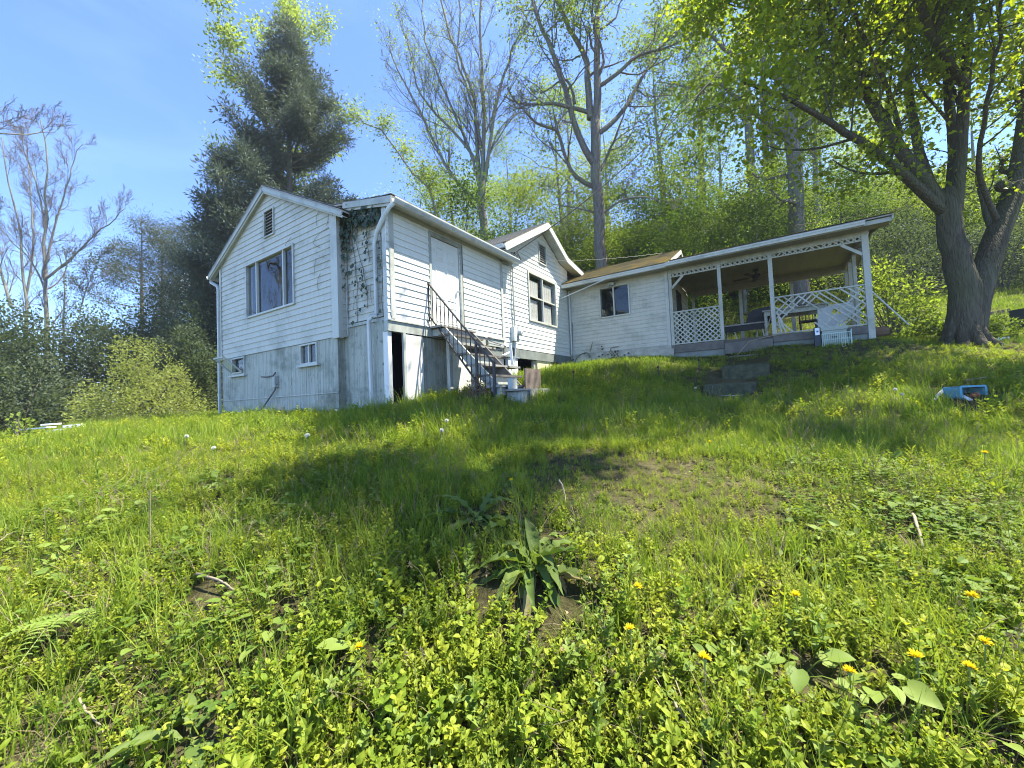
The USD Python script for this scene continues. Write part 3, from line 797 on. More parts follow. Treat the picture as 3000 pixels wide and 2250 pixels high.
# rake of the lean-to above the ivy, its eave with soffit and gutter
board((-7.15, YI - .15, 5.60), (-5.70, YI - .15, 5.285), .03, .12, 'fascia', 'rake_board'); board((-7.15, YI - .13, 5.52), (-5.75, YI - .13, 5.21), .02, .05, 'trim', 'rake_board')
obj('soffit', MB().box((XB + .0, YI - .14, 5.27), (-5.70, 9.2, 5.285)), M['trim'], house)
obj('frieze_board', MB().box((XB + .0225, YI, 5.19), (XB + .04, 9.15, 5.268)), M['trim'], house)


def gutter(p, q, out, par=house, size=.11, m='gutter', name='gutter'):
    """A K-style gutter: back, floor and a stepped front, hung along p-q."""
    p, q, out = np.asarray(p, float), np.asarray(q, float), np.asarray(out, float)
    prof = [(0, 0), (0, -size), (size * .65, -size), (size * .78, -size * .55), (size, -size * .3), (size, -.005), (size - .012, -.005), (size - .012, -size * .27), (size * .70, -size * .5), (size * .6, -size + .008), (.006, -size + .008), (.006, 0)]
    g = Polygon(prof)
    b = MB().prism(g, p, out, Z3, q - p)
    return obj(name, b, M[m], par)


gutter((-5.70, YI - .14, 5.32), (-5.70, 9.2, 5.32), X3)
gutter((-13.2, 4.70, 5.37), (-13.2, 13.0, 5.37), -X3)
gutter((-6.05, 12.50, 5.365), (-2.52, 12.50, 5.365), -Y3)
gutter((-5.70, 8.64, 5.60), (-12, 8.64, 5.60), -Y3)
# downspouts
obj('downspout', MB().tube([(-5.68, 4.96, 5.24), (-5.74, 4.90, 5.16), (-5.90, 4.88, 5.00), (-6.16, 4.93, 4.80), (-6.27, 4.96, 4.62), (-6.28, 4.97, 3.4), (-6.28, 4.97, 3.24)], .043, 8), M['gutter'], house, smooth=40)
obj('downspout', MB().tube([(-6.22, 4.93, 3.20), (-6.31, 4.87, 3.20), (-6.37, 4.85, 3.10), (-6.37, 4.86, 2.2), (-6.36, 4.87, 1.5), (-6.34, 4.86, 1.2)], .043, 8), M['gutter'], house, smooth=40)
obj('downspout', MB().tube([(-13.25, 4.80, 5.26), (-13.20, 4.78, 5.18), (-12.86, 4.80, 5.02), (-12.80, 4.80, 4.9), (-12.80, 4.80, 1.3)], .045, 8), M['gutter'], house, smooth=40)
obj('downspout', MB().tube([(-5.88, 12.92, 5.25), (-5.88, 12.93, 3.0)], .035, 8), M['gutter'], house)
# rakes of the sunlit gable
xk = -5.66
rk = [(8.62, 5.55), (11.14, 6.985), (12.47, 6.235), (14.0, 5.995)]
for (y0, z0), (y1, z1) in zip(rk[:-1], rk[1:]):
    board((xk, y0, z0 - .05), (xk, y1, z1 - .05), .03, .17, 'siding_clean', 'rake_board', label='sunlit white rake board')
    board(((xk + XB) / 2, y0, z0 - .115), ((xk + XB) / 2, y1, z1 - .115), .28, .012, 'trim', 'soffit')
# eave of the back wing
obj('soffit', MB().box((-5.95, 12.51, 5.29), (-2.5, 12.98, 5.302)), M['ceiling'], house)
obj('fascia_board', MB().box((-6.0, 12.502, 5.25), (-2.5, 12.515, 5.365)), M['fascia'], house)
for k in range(13):
    obj('soffit_batten', MB().box((-5.8 + k * .26, 12.52, 5.282), (-5.79 + k * .26, 12.97, 5.289)), M['fascia'], house)
# little gable end of the back wing above the porch roof
gp = Polygon([(12.7, 5.50), (16.8, 5.50), (14.75, 6.36)])
obj('gable_end', MB().prism(gp, (-2.5, 0, 0), Y3, Z3, -X3 * .03), M['trim'], house)
for k in range(4):
    z = 5.6 + k * .19
    h = (6.36 - z) / .42
    obj('siding_board', MB().beam((-2.49, 14.75 - h + .05, z), (-2.49, 14.75 + h - .05, z), .018, .17), M['old_wood'], house)
board((-2.43, 12.5, 5.35), (-2.43, 14.75, 6.37), .03, .12, 'siding_clean', 'rake_board'); board((-2.43, 17.0, 5.35), (-2.43, 14.75, 6.37), .03, .12, 'fascia', 'rake_board')
# fallen gutter piece and flood lamp above the small window
obj('loose_gutter', MB().beam((-6.02, 12.35, 4.86), (-4.3, 12.42, 5.27), .05, .03), M['gutter'], house, label='fallen strip of gutter hanging under the eave')
lamp = MB().box((-4.42, 12.80, 5.14), (-4.22, 12.97, 5.24)).beam((-4.46, 12.74, 5.06), (-4.30, 12.90, 5.24), .10, .05)
obj('flood_lamp', lamp, M['fascia'], house)
# service mast, meter and wires on the sunlit gable
obj('conduit', MB().tube([(-5.91, 9.29, 3.5), (-5.91, 9.29, 5.42), (-5.90, 9.27, 5.50)], .024, 8), M['trim'], house)
obj('weather_head', MB().tube([(-5.90, 9.27, 5.50), (-5.86, 9.25, 5.56), (-5.80, 9.24, 5.54)], [.03, .045, .03], 8), M['conduit'], house)
me = obj('meter_base', MB().box((XC + .02, 9.14, 3.10), (XC + .13, 9.40, 3.50)), M['conduit'], house)
v, f = lathe((0, 0, 0), [(0, 0), (.085, 0), (.085, .05), (.07, .10), (0, .11)], 14)
obj('meter_glass', (np.stack([v[:, 2] + XC + .13, v[:, 0] + 9.40, v[:, 1] + 3.36], -1), f[:, ::-1]), M['conduit'], me)
obj('conduit', MB().tube([(XC + .07, 9.27, 3.1), (XC + .05, 9.26, 2.7), (XC + .03, 9.2, 2.45)], .02, 8), M['conduit'], house)
# ------------------------------------------------------------------ porch
porch = thing('covered_porch', 'white covered porch with lattice railings and a long low roof', 'porch', (0, 14.7, 2.6))
pob = lambda name, mesh, m, par=None, label=None: obj(name, mesh, M[m], par or porch, label=label)
pr = np.random.default_rng(5)
for k in range(26):   # deck boards run along the porch
    pob('deck_board', MB().box((-2.5, 13.05 + k * .131, 2.925), (2.1, 13.05 + k * .131 + .125, 2.96)), 'dark_wood')
for a, b in ((-2.55, -1.12), (.06, 1.0), (1.02, 2.05)):
    pob('rim_board', MB().box((a, 12.96, 2.72 if a < 0 else 2.76), (b, 13.03, 2.955)), 'weathered')
pob('rim_board', MB().box((-1.12, 12.98, 2.87), (.06, 13.03, 2.955)), 'dark_wood')
pob('riser_board', MB().box((-1.11, 12.93, 2.55), (.05, 12.975, 2.865)), 'weathered')
pob('foundation', MB().box((-2.5, 13.0, 2.2), (-1.12, 13.12, 2.715)), 'block'); pob('foundation', MB().box((.06, 13.0, 2.2), (2.06, 13.12, 2.755)), 'block')
pob('foundation', MB().box((1.98, 13.12, 2.2), (2.06, 16.3, 2.755)), 'block'); pob('foundation', MB().box((-2.5, 16.2, 2.2), (1.98, 16.3, 2.755)), 'block')
pob('rim_board', MB().box((2.02, 13.03, 2.757), (2.08, 16.4, 2.955)), 'weathered')
FP = [(-2.50, .09, 2.96), (-1.15, .09, 2.965), (.10, .10, 2.965), (2.08, .13, 2.62)]
for x, w, z in FP:
    pob('post', MB().box((x - w / 2, 12.955, z), (x + w / 2, 12.955 + w, 5.20)), 'lattice')
for x in (-2.35, -.81, .68, 2.10):
    pob('post', MB().box((x - .05, 16.21, 2.96), (x + .05, 16.29, 5.048)), 'lattice')
pob('post', MB().box((2.03, 14.55, 2.96), (2.11, 14.64, 5.138)), 'lattice'); pob('post', MB().box((2.03, 15.3, 2.96), (2.12, 15.4, 5.138)), 'lattice')
pob('beam', MB().box((-2.55, 12.97, 5.20), (2.16, 13.08, 5.31)), 'lattice'); pob('beam', MB().box((-2.42, 16.2, 5.05), (2.16, 16.3, 5.28)), 'ceiling'); pob('beam', MB().box((2.05, 13.08, 5.14), (2.14, 16.2, 5.30)), 'lattice')
pob('ceiling', MB().box((-2.55, 13.08, 5.285), (2.05, 16.2, 5.30)), 'ceiling')
for k in range(1, 12):
    pob('ceiling_batten', MB().box((-2.5 + k * .38, 13.1, 5.276), (-2.488 + k * .38, 16.2, 5.2845)), 'ceiling')
pob('soffit', MB().box((-2.5, 12.52, 5.293), (2.48, 12.969, 5.305)), 'ceiling')
for k in range(20):
    pob('soffit_batten', MB().box((-2.4 + k * .25, 12.53, 5.284), (-2.388 + k * .25, 12.96, 5.2925)), 'fascia')
pob('fascia_board', MB().box((-2.5, 12.50, 5.27), (2.50, 12.519, 5.37)), 'fascia')
gutter((-2.52, 12.499, 5.385), (2.02, 12.499, 5.385), -Y3, porch, .10)
# roof of the porch: two low slopes, mossy at the eave
for (ya, yb, nm) in ((12.44, 14.75, 'roof'), (17.0, 14.75, 'roof')):
    pts = [(-2.40, ya, 5.38), (2.52, ya, 5.38), (2.52, yb, 5.78), (-2.40, yb, 5.78)]
    nn = np.array([0, -.17 if ya < yb else .17, 1.])
    r_ = pob(nm, roof_slab(pts, unit(nn), .03), 'old_wood')
    for k in range(8):
        t0, t1 = k / 8, min((k + 1.2) / 8, 1)
        y0, y1, z0, z1 = ya + (yb - ya) * t0, ya + (yb - ya) * t1, 5.432 + .4 * t0, 5.418 + .4 * t1
        pob('shingle_course', roof_slab([(-2.40, y0, z0), (2.54, y0, z0), (2.54, y1, z1), (-2.40, y1, z1)], (0, 0, 1), .012), 'moss_roof', r_)
pob('gable_end', MB().prism(Polygon([(12.9, 5.31), (16.6, 5.31), (14.75, 5.74)]), (2.10, 0, 0), Y3, Z3, X3 * .03), 'trim')
for a, b in (((2.51, 12.46, 5.35), (2.51, 14.75, 5.74)), ((2.51, 17.0, 5.35), (2.51, 14.75, 5.74))):
    pob('rake_board', MB().beam(a, b, .03, .10), 'fascia')


def lattice(name, u0, u1, z0, z1, y, step=.105, w=.034, skip=lambda k, s: False, clip=None, label=None):
    """Diagonal slats in two layers; each slat is a part."""
    par = pob(name, MB().box((u0, y - .022, z1 - .035), (u1, y + .022, z1)), 'lattice', label=label)
    pob('bottom_rail', MB().box((u0, y - .018, z0), (u1, y + .018, z0 + .03)), 'lattice', par)
    frame = sbox(u0, z0 + .03, u1, z1 - .035) if clip is None else clip
    h = z1 - z0
    for s in (1, -1):
        k = 0
        c = u0 - h if s > 0 else u0
        while c < (u1 if s > 0 else u1 + h):
            if not skip(k, s):
                a, b = np.array([c, z0]), np.array([c + s * h, z1])
                d = (b - a) / np.linalg.norm(b - a)
                n = np.array([-d[1], d[0]]) * w / 2
                g = Polygon([a + n, b + n, b - n, a - n]).intersection(frame)
                if g.area > 2e-4:
                    tw = pr.uniform(-.003, .003)
                    pob('slat', MB().prism(g, (0, y + (.002 if s > 0 else -.010) + tw, 0), X3, Z3, -Y3 * .008), 'lattice', par)
            c += step * math.sqrt(2)
            k += 1
    return par


lattice('lattice_panel', -2.455, -1.195, 2.97, 3.985, 12.99, label='whole lattice panel between the house and the steps')
brk = np.random.default_rng(3)
missing = {(k, s) for k in range(40) for s in (1, -1) if brk.random() < .32}
left_gap = {(k, 1) for k in (9, 11, 12)} | {(k, -1) for k in (1, 3, 4, 6)}
hole_l = sbox(.14, 3.0, 2.03, 3.94).difference(Polygon([(.28, 2.99), (.95, 2.99), (1.02, 3.45), (.72, 3.72), (.30, 3.35)]))
lattice('lattice_panel', .145, 2.02, 2.97, 3.985, 12.99, skip=lambda k, s: (k, s) in (missing | left_gap), clip=hole_l, label='broken lattice panel with many slats gone')
lattice('lattice_frieze', -2.455, .05, 5.05, 5.20, 12.985, step=.085, w=.03)
lattice('lattice_frieze', .15, 2.02, 5.05, 5.20, 12.985, step=.085, w=.03, skip=lambda k, s: brk.random() < .15)
for a, b in (((-2.46, 12.98, 4.72), (-2.12, 12.98, 5.06)), ((2.02, 12.98, 4.72), (1.62, 12.98, 5.05))):
    pob('brace', MB().beam(a, b, .03, .07), 'lattice')
for k in range(5):   # slanted slats in the end bracket
    pob('brace_slat', MB().beam((2.08, 13.15 + .13 * k, 5.12), (2.08, 13.15 + .02 * k + .05, 4.62 + .09 * k), .012, .03, (1, 0, 0)), 'lattice')
pob('brace', MB().beam((2.08, 13.08, 4.52), (2.08, 13.85, 5.13), .035, .06, (1, 0, 0)), 'lattice')
for k, (a, b) in enumerate((((.20, 12.93, 3.45), (.26, 12.90, 2.98)), ((.25, 12.92, 3.28), (.52, 12.86, 2.965)), ((.18, 12.93, 3.55), (.30, 12.90, 3.25)), ((.24, 12.91, 3.32), (.36, 12.87, 2.97)))):
    pob('loose_slat', MB().beam(a, b, .035, .01, (0, 1, .2)), 'lattice')

# ------------------------------------------------------------------ things on and about the porch
fan = thing('ceiling_fan', 'dark ceiling fan with five wooden blades under the porch roof', 'ceiling fan', (-.27, 14.75, 5.27))
c = np.array([-.27, 14.75, 5.27])
obj('mount', MB().add(*lathe(c, [(0, .01), (.07, .01), (.07, -.03), (.02, -.05), (.015, -.12)], 12)), M['iron'], fan)
obj('motor', MB().add(*lathe(c + [0, 0, -.12], [(.02, .0), (.10, -.02), (.12, -.06), (.11, -.12), (.05, -.15), (.04, -.19), (0, -.20)], 16)), M['iron'], fan, smooth=40)
for k in range(5):
    an_ = .5 + k * 2 * np.pi / 5
    d = np.array([math.cos(an_), math.sin(an_), 0])
    s = np.array([-d[1], d[0], 0])
    droop = np.array([0, 0, -.03])
    bl = obj('blade', MB().prism(Polygon([(.20, -.045), (.5, -.06), (.63, -.05), (.65, 0), (.63, .05), (.5, .06), (.20, .045)]), c + [0, 0, -.22], d, unit(s + np.array([0, 0, .22])), np.array([0, 0, .007]) + 0 * droop), M['dark_wood'], fan)
    obj('bracket', MB().beam(c + [0, 0, -.20] + d * .09, c + [0, 0, -.215] + d * .24, .03, .01), M['iron'], bl)

tbl = thing('porch_table', 'old table with a turned white leg behind the porch railing', 'table', (.55, 13.75, 2.96))
obj('tabletop', MB().box((-.16, 13.35, 3.68), (1.35, 14.2, 3.72)), M['old_wood'], tbl)
obj('apron', MB().box((-.10, 13.40, 3.56), (1.30, 13.42, 3.678)).box((-.10, 14.13, 3.56), (1.30, 14.15, 3.678)).box((-.10, 13.421, 3.56), (-.08, 14.129, 3.678)), M['lattice'], tbl)
prof = [(.03, 0), (.035, .12), (.045, .14), (.03, .16), (.04, .30), (.05, .38), (.035, .42), (.048, .45), (.035, .48), (.048, .51), (.038, .54), (.045, .58), (.045, .718)]
for x, y in ((-.08, 13.43), (1.27, 13.43), (-.08, 14.12), (1.27, 14.12)):
    obj('leg', lathe((x, y, 2.961), prof, 12), M['lattice'], tbl, smooth=40)
bench = thing('porch_bench', 'low dark bench with thin metal legs by the porch opening', 'bench', (-.62, 14.1, 2.96))
obj('seat', MB().box((-1.2, 13.9, 3.46), (-.06, 14.28, 3.50)), M['old_wood'], bench)
obj('apron', MB().box((-1.16, 13.93, 3.28), (-.1, 13.95, 3.458)), M['black_cloth'], bench)
for x, dx in ((-1.1, -.04), (-.95, .12), (-.2, .06), (-.3, -.06)):
    y = 13.96 if dx > 0 else 14.2
    obj('leg', MB().beam((x, y, 3.456), (x + dx, y - .03, 2.962), .022, .022), M['conduit'], bench)
cov = MB()
pl = Polygon([(-.62, 3.51), (-.52, 3.80), (-.42, 3.90), (0.02, 3.96), (.10, 3.6), (.05, 3.51)])
cov.prism(pl, (0, 14.6, 0), X3, Z3, -Y3 * .5)
obj('black_cover', cov, M['black_cloth'], label='black cloth bundle heaped on the bench behind the table', cat='cover')
chair = thing('porch_chair', 'dark spindle chair behind the broken lattice', 'chair', (.95, 14.35, 2.96))
obj('seat', MB().box((.72, 14.12, 3.38), (1.15, 14.55, 3.42)), M['dark_wood'], chair)
for x, y, z in ((.75, 14.15, 3.38), (1.12, 14.15, 3.38), (.75, 14.52, 3.95), (1.12, 14.52, 3.95)):
    obj('leg', MB().beam((x, y, 2.962), (x, y, z), .035, .035), M['dark_wood'], chair)
for k in range(4):
    obj('spindle', MB().beam((.81 + k * .083, 14.52, 3.425), (.81 + k * .083, 14.52, 3.88), .018, .018), M['dark_wood'], chair)
obj('back_rail', MB().box((.77, 14.50, 3.88), (1.10, 14.54, 3.95)), M['dark_wood'], chair)
pan = Polygon([(1.06, 3.02), (1.08, 3.55), (1.40, 3.63), (1.80, 3.64), (1.86, 3.42), (1.60, 3.12), (1.42, 3.02)]).difference(Polygon([(1.36, 3.40), (1.42, 3.52), (1.56, 3.50), (1.55, 3.36)]))
obj('torn_sheet', MB().prism(pan, (0, 13.10, 0), X3, unit(Z3 + .05 * Y3), Y3 * .02), M['white_plastic'], label='torn white sheet with a hole leaning inside the broken lattice', cat='panel')
obj('leaning_pole', MB().tube([(-.13, 13.10, 2.965), (.03, 13.06, 3.45), (.10, 13.075, 4.02)], .016, 8), M['dead_wood'], label='bare wooden stick leaning on the middle porch post', cat='pole')
cd = [on_y(2310, 975, 12.93), on_y(2240, 988, 12.91), on_y(2195, 1000, 12.88), on_y(2172, 1025, 12.8), on_y(2160, 1040, 12.72), on_y(2132, 1050, 12.6), on_y(2110, 1058, 12.5)]
obj('hanging_cord', MB().tube(cd, .009, 6), M['cord'], label='tan cord hanging over the porch edge above the steps', cat='cord', smooth=40)
cool = thing('storage_box', 'pale grey plastic box standing against the porch front', 'box', (1.33, 12.74, 2.55))
zb = float(ground_xy(1.33, 12.75)) - .05
obj('body', MB().box((1.08, 12.60, zb), (1.56, 12.88, 2.88)), M['cooler'], cool)
obj('lid', MB().box((1.06, 12.585, 2.885), (1.58, 12.90, 2.975)), M['cooler'], cool)
obj('latch', MB().box((1.27, 12.585, 2.70), (1.37, 12.599, 2.73)), M['blue_dark'], cool)
blu = thing('dark_bin', 'narrow dark blue container with a white sticker beside the porch', 'bin', (1.0, 12.72, 2.55))
obj('body', MB().box((.93, 12.62, zb), (1.05, 12.86, 3.0)), M['blue_dark'], blu)
lb = obj('sticker', MB().box((.945, 12.612, 2.80), (1.04, 12.618, 2.98)), M['label'], blu)
obj('print', MB().box((.975, 12.607, 2.87), (1.015, 12.6115, 2.91)), M['label_blue'], lb)
crate = thing('wire_pen', 'pale green wire pen panels standing in front of the grey box', 'wire pen', (1.4, 12.5, 2.5))


def grid(o, u, w, h, nx, nz, name):
    o, u = np.asarray(o, float), unit(u)
    r_ = obj(name, MB().beam(o + Z3 * h, o + u * w + Z3 * h, .010, .010).beam(o, o + u * w, .010, .010), M['wire'], crate)
    for k in range(nx + 1):
        obj('wire', MB().tube([o + u * w * k / nx, o + u * w * k / nx + Z3 * h], .0035, 5), M['wire'], r_)
    for k in range(1, nz):
        obj('wire', MB().tube([o + Z3 * h * k / nz, o + u * w + Z3 * h * k / nz], .0035, 5), M['wire'], r_)


grid((1.07, 12.53, 2.50), (1, 0, 0), .56, .30, 15, 2, 'side_panel'); grid((1.64, 12.53, 2.50), (.05, .9, 0), .3, .36, 5, 3, 'side_panel'); grid((1.62, 12.51, 2.44), (-.62, -.75, 0), .32, .20, 3, 2, 'side_panel')
obj('propped_pole', MB().tube([(2.12, 12.99, 3.80), tuple(on_y(2663, 952, 13.1))], .016, 8), M['white_plastic'], label='thin white pole sloping from the porch corner to the ground', cat='pole')
lg = MB().tube([(2.09, 13.35, 2.80), (2.45, 13.30, 2.80)], [.13, .12], 10)
obj('log', lg, M['rust_timber'], label='short brown log end sticking out beside the porch corner', cat='log')

# ------------------------------------------------------------------ outside stair by the side door
stair = thing('outside_stair', 'rickety wooden stair with a black iron handrail up to the side door', 'stair', (-5.1, 6.6, 1.5))
so = lambda name, mesh, m, par=None, label=None: obj(name, mesh, M[m], par or stair, label=label)
TR = [(-5.60, 3.09, 6.02, 7.16), (-5.46, 2.90, 6.05, 7.20), (-5.24, 2.69, 6.05, 7.34), (-5.00, 2.46, 6.05, 7.46), (-4.75, 2.23, 6.05, 7.58), (-4.50, 2.00, 6.05, 7.22), (-4.27, 1.78, 6.05, 7.0)]
for k, (x, z, y0, y1) in enumerate(TR):
    x0 = XB + .04 if k == 0 else x - .27
    jy = .02 * ((k * 7) % 3 - 1)
    b_ = MB().box((x0, y0 + jy, z - .04), (x + .03, y1 + jy, z))
    so('tread', b_, 'weathered' if k % 2 else 'old_wood')
    if k not in (2, 4):
        so('riser', MB().box((x - .03, y0 + .09, z - .19), (x - .01, y1 - .1, z - .045)), 'fascia' if k % 2 else 'old_wood')
so('stringer', MB().prism(Polygon([(XB + .03, 3.03), (-5.55, 3.03), (-4.24, 1.74), (-4.24, 1.50), (-4.50, 1.72), (-5.62, 2.86), (XB + .03, 2.90)]), (0, 6.12, 0), X3, Z3, -Y3 * .04), 'fascia', label='shaded grey white stringer')
so('stringer', MB().prism(Polygon([(XB + .03, 3.03), (-5.55, 3.03), (-4.25, 1.70), (-4.25, 1.20), (-4.5, 1.30), (XB + .03, 2.78)]), (0, 7.0, 0), X3, Z3, -Y3 * .04), 'weathered')
so('prop_post', MB().box((-4.98, 6.14, 1.2), (-4.88, 6.24, 2.18)), 'fascia'); so('prop_post', MB().box((-5.62, 6.16, 1.2), (-5.54, 6.25, 2.86)), 'fascia')
gz_ = [(-5.95, 3.98), (-4.36, 2.12)]
so('handrail', MB().beam((-5.95, 6.03, 4.02), (-4.31, 6.03, 2.16), .035, .03, (0, 0, 1)), 'iron')
so('lower_rail', MB().beam((-5.92, 6.03, 3.30), (-4.45, 6.03, 1.50), .028, .028), 'iron')
so('newel_post', MB().box((-4.355, 6.01, 1.40), (-4.31, 6.055, 2.22)), 'iron'); so('newel_post', MB().box((-4.75, 6.015, 1.36), (-4.715, 6.05, 2.60)), 'iron'); so('newel_post', MB().box((-5.955, 6.0, 3.2), (-5.92, 6.03, 4.03)), 'iron')
for k in range(15):
    x = -5.84 + k * .108
    top, bot = 4.02 + (x + 5.95) * (-1.134), 3.30 + (x + 5.92) * (-1.224)
    so('baluster', MB().box((x - .007, 6.023, bot), (x + .007, 6.037, top)), 'iron')
so('wire_loop', MB().tube([(-5.95, 6.0, 3.9), (-5.99, 5.9, 3.6), (-5.96, 5.92, 3.3), (-5.90, 6.0, 3.1)], .008, 6), 'iron')
ft = thing('stair_foot_block', 'cracked concrete block at the foot of the side stair', 'concrete block', (-4.1, 6.7, 1.45))
obj('block', rough_box((-4.28, 6.32, 1.15), (-3.90, 7.0, 1.66), .016, 7), M['peeling'], ft)
obj('cap', MB().box((-4.30, 6.28, 1.662), (-3.88, 7.38, 1.70)), M['old_wood'], ft)
obj('front_board', MB().box((-3.875, 6.52, 1.42), (-3.85, 7.30, 1.68)), M['old_wood'], ft)
bb = MB().box((-4.12, 6.75, 1.705), (-4.09, 7.36, 2.11))
obj('leaning_board', bb, M['brown_board'], label='rusty brown sheet standing on the foot of the side stair', cat='board')
obj('white_box', MB().box((-4.22, 6.30, 1.705), (-4.12, 6.48, 1.90)).box((-4.225, 6.295, 1.90), (-4.115, 6.485, 1.915)), M['white_plastic'], label='small white carton on the foot of the side stair', cat='carton')
deb = np.random.default_rng(8)
for k in range(9):
    x, y = -5.35 + deb.uniform(0, .7), 7.1 + deb.uniform(0, .55)
    t = TR[int(np.clip((x + 5.46) / .24 + 1, 1, 5))][1]
    d = rand_dirs(deb, 1)[0] * [1, 1, .15]
    obj('loose_board', MB().beam((x, y, t + .02), np.array([x, y, t + .03 + .02 * k % 3]) + unit(d) * deb.uniform(.2, .45), .06, .018), M['rubble' if k % 2 else 'old_wood'], stair)

# ------------------------------------------------------------------ concrete steps to the porch
st = thing('garden_steps', 'two mossy concrete steps in the grass leading to the porch', 'steps', (-.7, 10.6, 1.6))
obj('step', rough_box((-1.30, 9.62, 1.02), (-.30, 11.2, 1.66), .018, 3), M['concrete'], st)
obj('step', rough_box((-1.02, 10.62, 1.64), (-.05, 12.0, 2.10), .018, 5), M['concrete'], st)
obj('footing_board', MB().box((-1.34, 9.56, 1.05), (-.28, 9.60, 1.40)), M['old_wood'], st)
obj('step_plank', MB().box((-.98, 12.45, 2.40), (-.15, 12.62, 2.44)), M['weathered'], label='loose grey plank lying between the steps and the porch', cat='plank')

# ------------------------------------------------------------------ wires
wp = [np.array([-5.80, 9.24, 5.54])]
A_, B_ = wp[0], at(2110, 205, 12.0)
n_ = 22
line = np.array([A_ + (B_ - A_) * t + np.array([0, 0, -.35 * 4 * t * (1 - t)]) for t in np.linspace(0, 1, n_)])
ext = B_ + (B_ - A_) * .9 + np.array([0, 0, 1.2])
line2 = np.array([B_ + (ext - B_) * t + np.array([0, 0, -.25 * 4 * t * (1 - t)]) for t in np.linspace(0, 1, n_)])
obj('power_line', MB().tube(np.vstack([line, line2[1:]]), .014, 6), M['cable'], label='black power line rising from the sunlit gable into the trees', cat='cable')
lp = MB()
for k in range(3):
    tt = np.linspace(0, 2 * np.pi, 16)
    lp.tube(np.stack([-5.78 + .05 * np.cos(tt) + .03 * k, 9.24 + (.09 + .03 * k) * np.sin(tt) + .06, 5.50 + .07 * np.cos(tt + k) - .02 * k], -1), .008, 5)
obj('cable_coil', lp, M['cable'], label='loops of black cable at the service mast', cat='cable')
A_, B_ = np.array([-5.9, 9.35, 5.40]), np.array([-2.6, 12.6, 5.75])
obj('thin_wire', MB().tube(np.array([A_ + (B_ - A_) * t + np.array([0, 0, -.10 * 4 * t * (1 - t)]) for t in np.linspace(0, 1, 14)]), .006, 5), M['cable'], label='thin wire crossing the sunlit gable', cat='wire')
A_, B_ = at(2330, 660, 13.5), at(3060, 510, 9.0)
obj('thin_wire', MB().tube(np.array([A_ + (B_ - A_) * t + np.array([0, 0, -.12 * 4 * t * (1 - t)]) for t in np.linspace(0, 1, 20)]), .007, 5), M['dead_wood'], label='pale wire strung in front of the large maple trunk', cat='wire')
# ------------------------------------------------------------------ trees


def quats(rng, n, mode='up', tilt=.25):
    """Unit quaternions (w, x, y, z): any way round, or upright with a random turn and a small tilt."""
    if mode == 'any':
        q = rng.normal(size=(n, 4))
        return q / np.linalg.norm(q, axis=1, keepdims=True)
    a = rng.uniform(0, 2 * np.pi, n) / 2
    t = rng.normal(0, tilt, n) / 2
    b = rng.uniform(0, 2 * np.pi, n)
    qa = np.stack([np.cos(a), 0 * a, 0 * a, np.sin(a)], -1)
    qb = np.stack([np.cos(t), np.sin(t) * np.cos(b), np.sin(t) * np.sin(b), 0 * t], -1)
    w1, x1, y1, z1 = qb.T
    w2, x2, y2, z2 = qa.T
    return np.stack([w1 * w2 - x1 * x2 - y1 * y2 - z1 * z2, w1 * x2 + x1 * w2 + y1 * z2 - z1 * y2, w1 * y2 - x1 * z2 + y1 * w2 + z1 * x2, w1 * z2 + x1 * y2 - y1 * x2 + z1 * w2], -1)


def instancer(name, protos, pos, quat, scale, idx, parent=None, label=None, cat=None, kind='stuff'):
    """protos: (name, mesh, material). Positions in world space."""
    par = parent or '/World'
    path = par + '/' + numbered(par, name)
    pi = UsdGeom.PointInstancer.Define(stage, path)
    o = origin.get(par, np.zeros(3))
    rel = []
    for nm, mesh, m in protos:
        v, f = arrays_of(mesh)
        pp = path + '/' + numbered(path, nm)
        usdkit.mesh(stage, pp, (v, f), m)
        rel.append(pp)
    pi.CreatePrototypesRel().SetTargets(rel)
    n = len(pos)
    pi.CreatePositionsAttr(Vt.Vec3fArray.FromNumpy(np.asarray(pos - o, np.float32)))
    q = np.asarray(quat, np.float16)
    arr = Vt.QuathArray(n)
    for k in range(n):
        arr[k] = Gf.Quath(float(q[k, 0]), float(q[k, 1]), float(q[k, 2]), float(q[k, 3]))
    pi.CreateOrientationsAttr(arr)
    s = np.asarray(scale, float)
    s = np.repeat(s[:, None], 3, 1) if s.ndim == 1 else s
    pi.CreateScalesAttr(Vt.Vec3fArray.FromNumpy(np.asarray(s, np.float32)))
    pi.CreateProtoIndicesAttr(Vt.IntArray.FromNumpy(np.asarray(idx, np.int32)))
    tag(pi.GetPrim(), label, cat, kind=kind)
    return path


def grow(rng, p, d, L, r, P, lev, lines, tips):
    n = P['n'][lev]
    pts = [np.asarray(p, float)]
    dd = unit(d)
    for i in range(n):
        dd = unit(dd + rng.normal(0, P['wander'][lev], 3) + np.array([0, 0, P['up'][lev]]))
        pts.append(pts[-1] + dd * L / n)
    pts = np.array(pts)
    rad = np.linspace(r, max(r * P['taper'][lev], P['rmin']), n + 1)
    lines.append((lev, pts, rad))
    sprout(rng, pts, rad, L, P, lev, lines, tips)


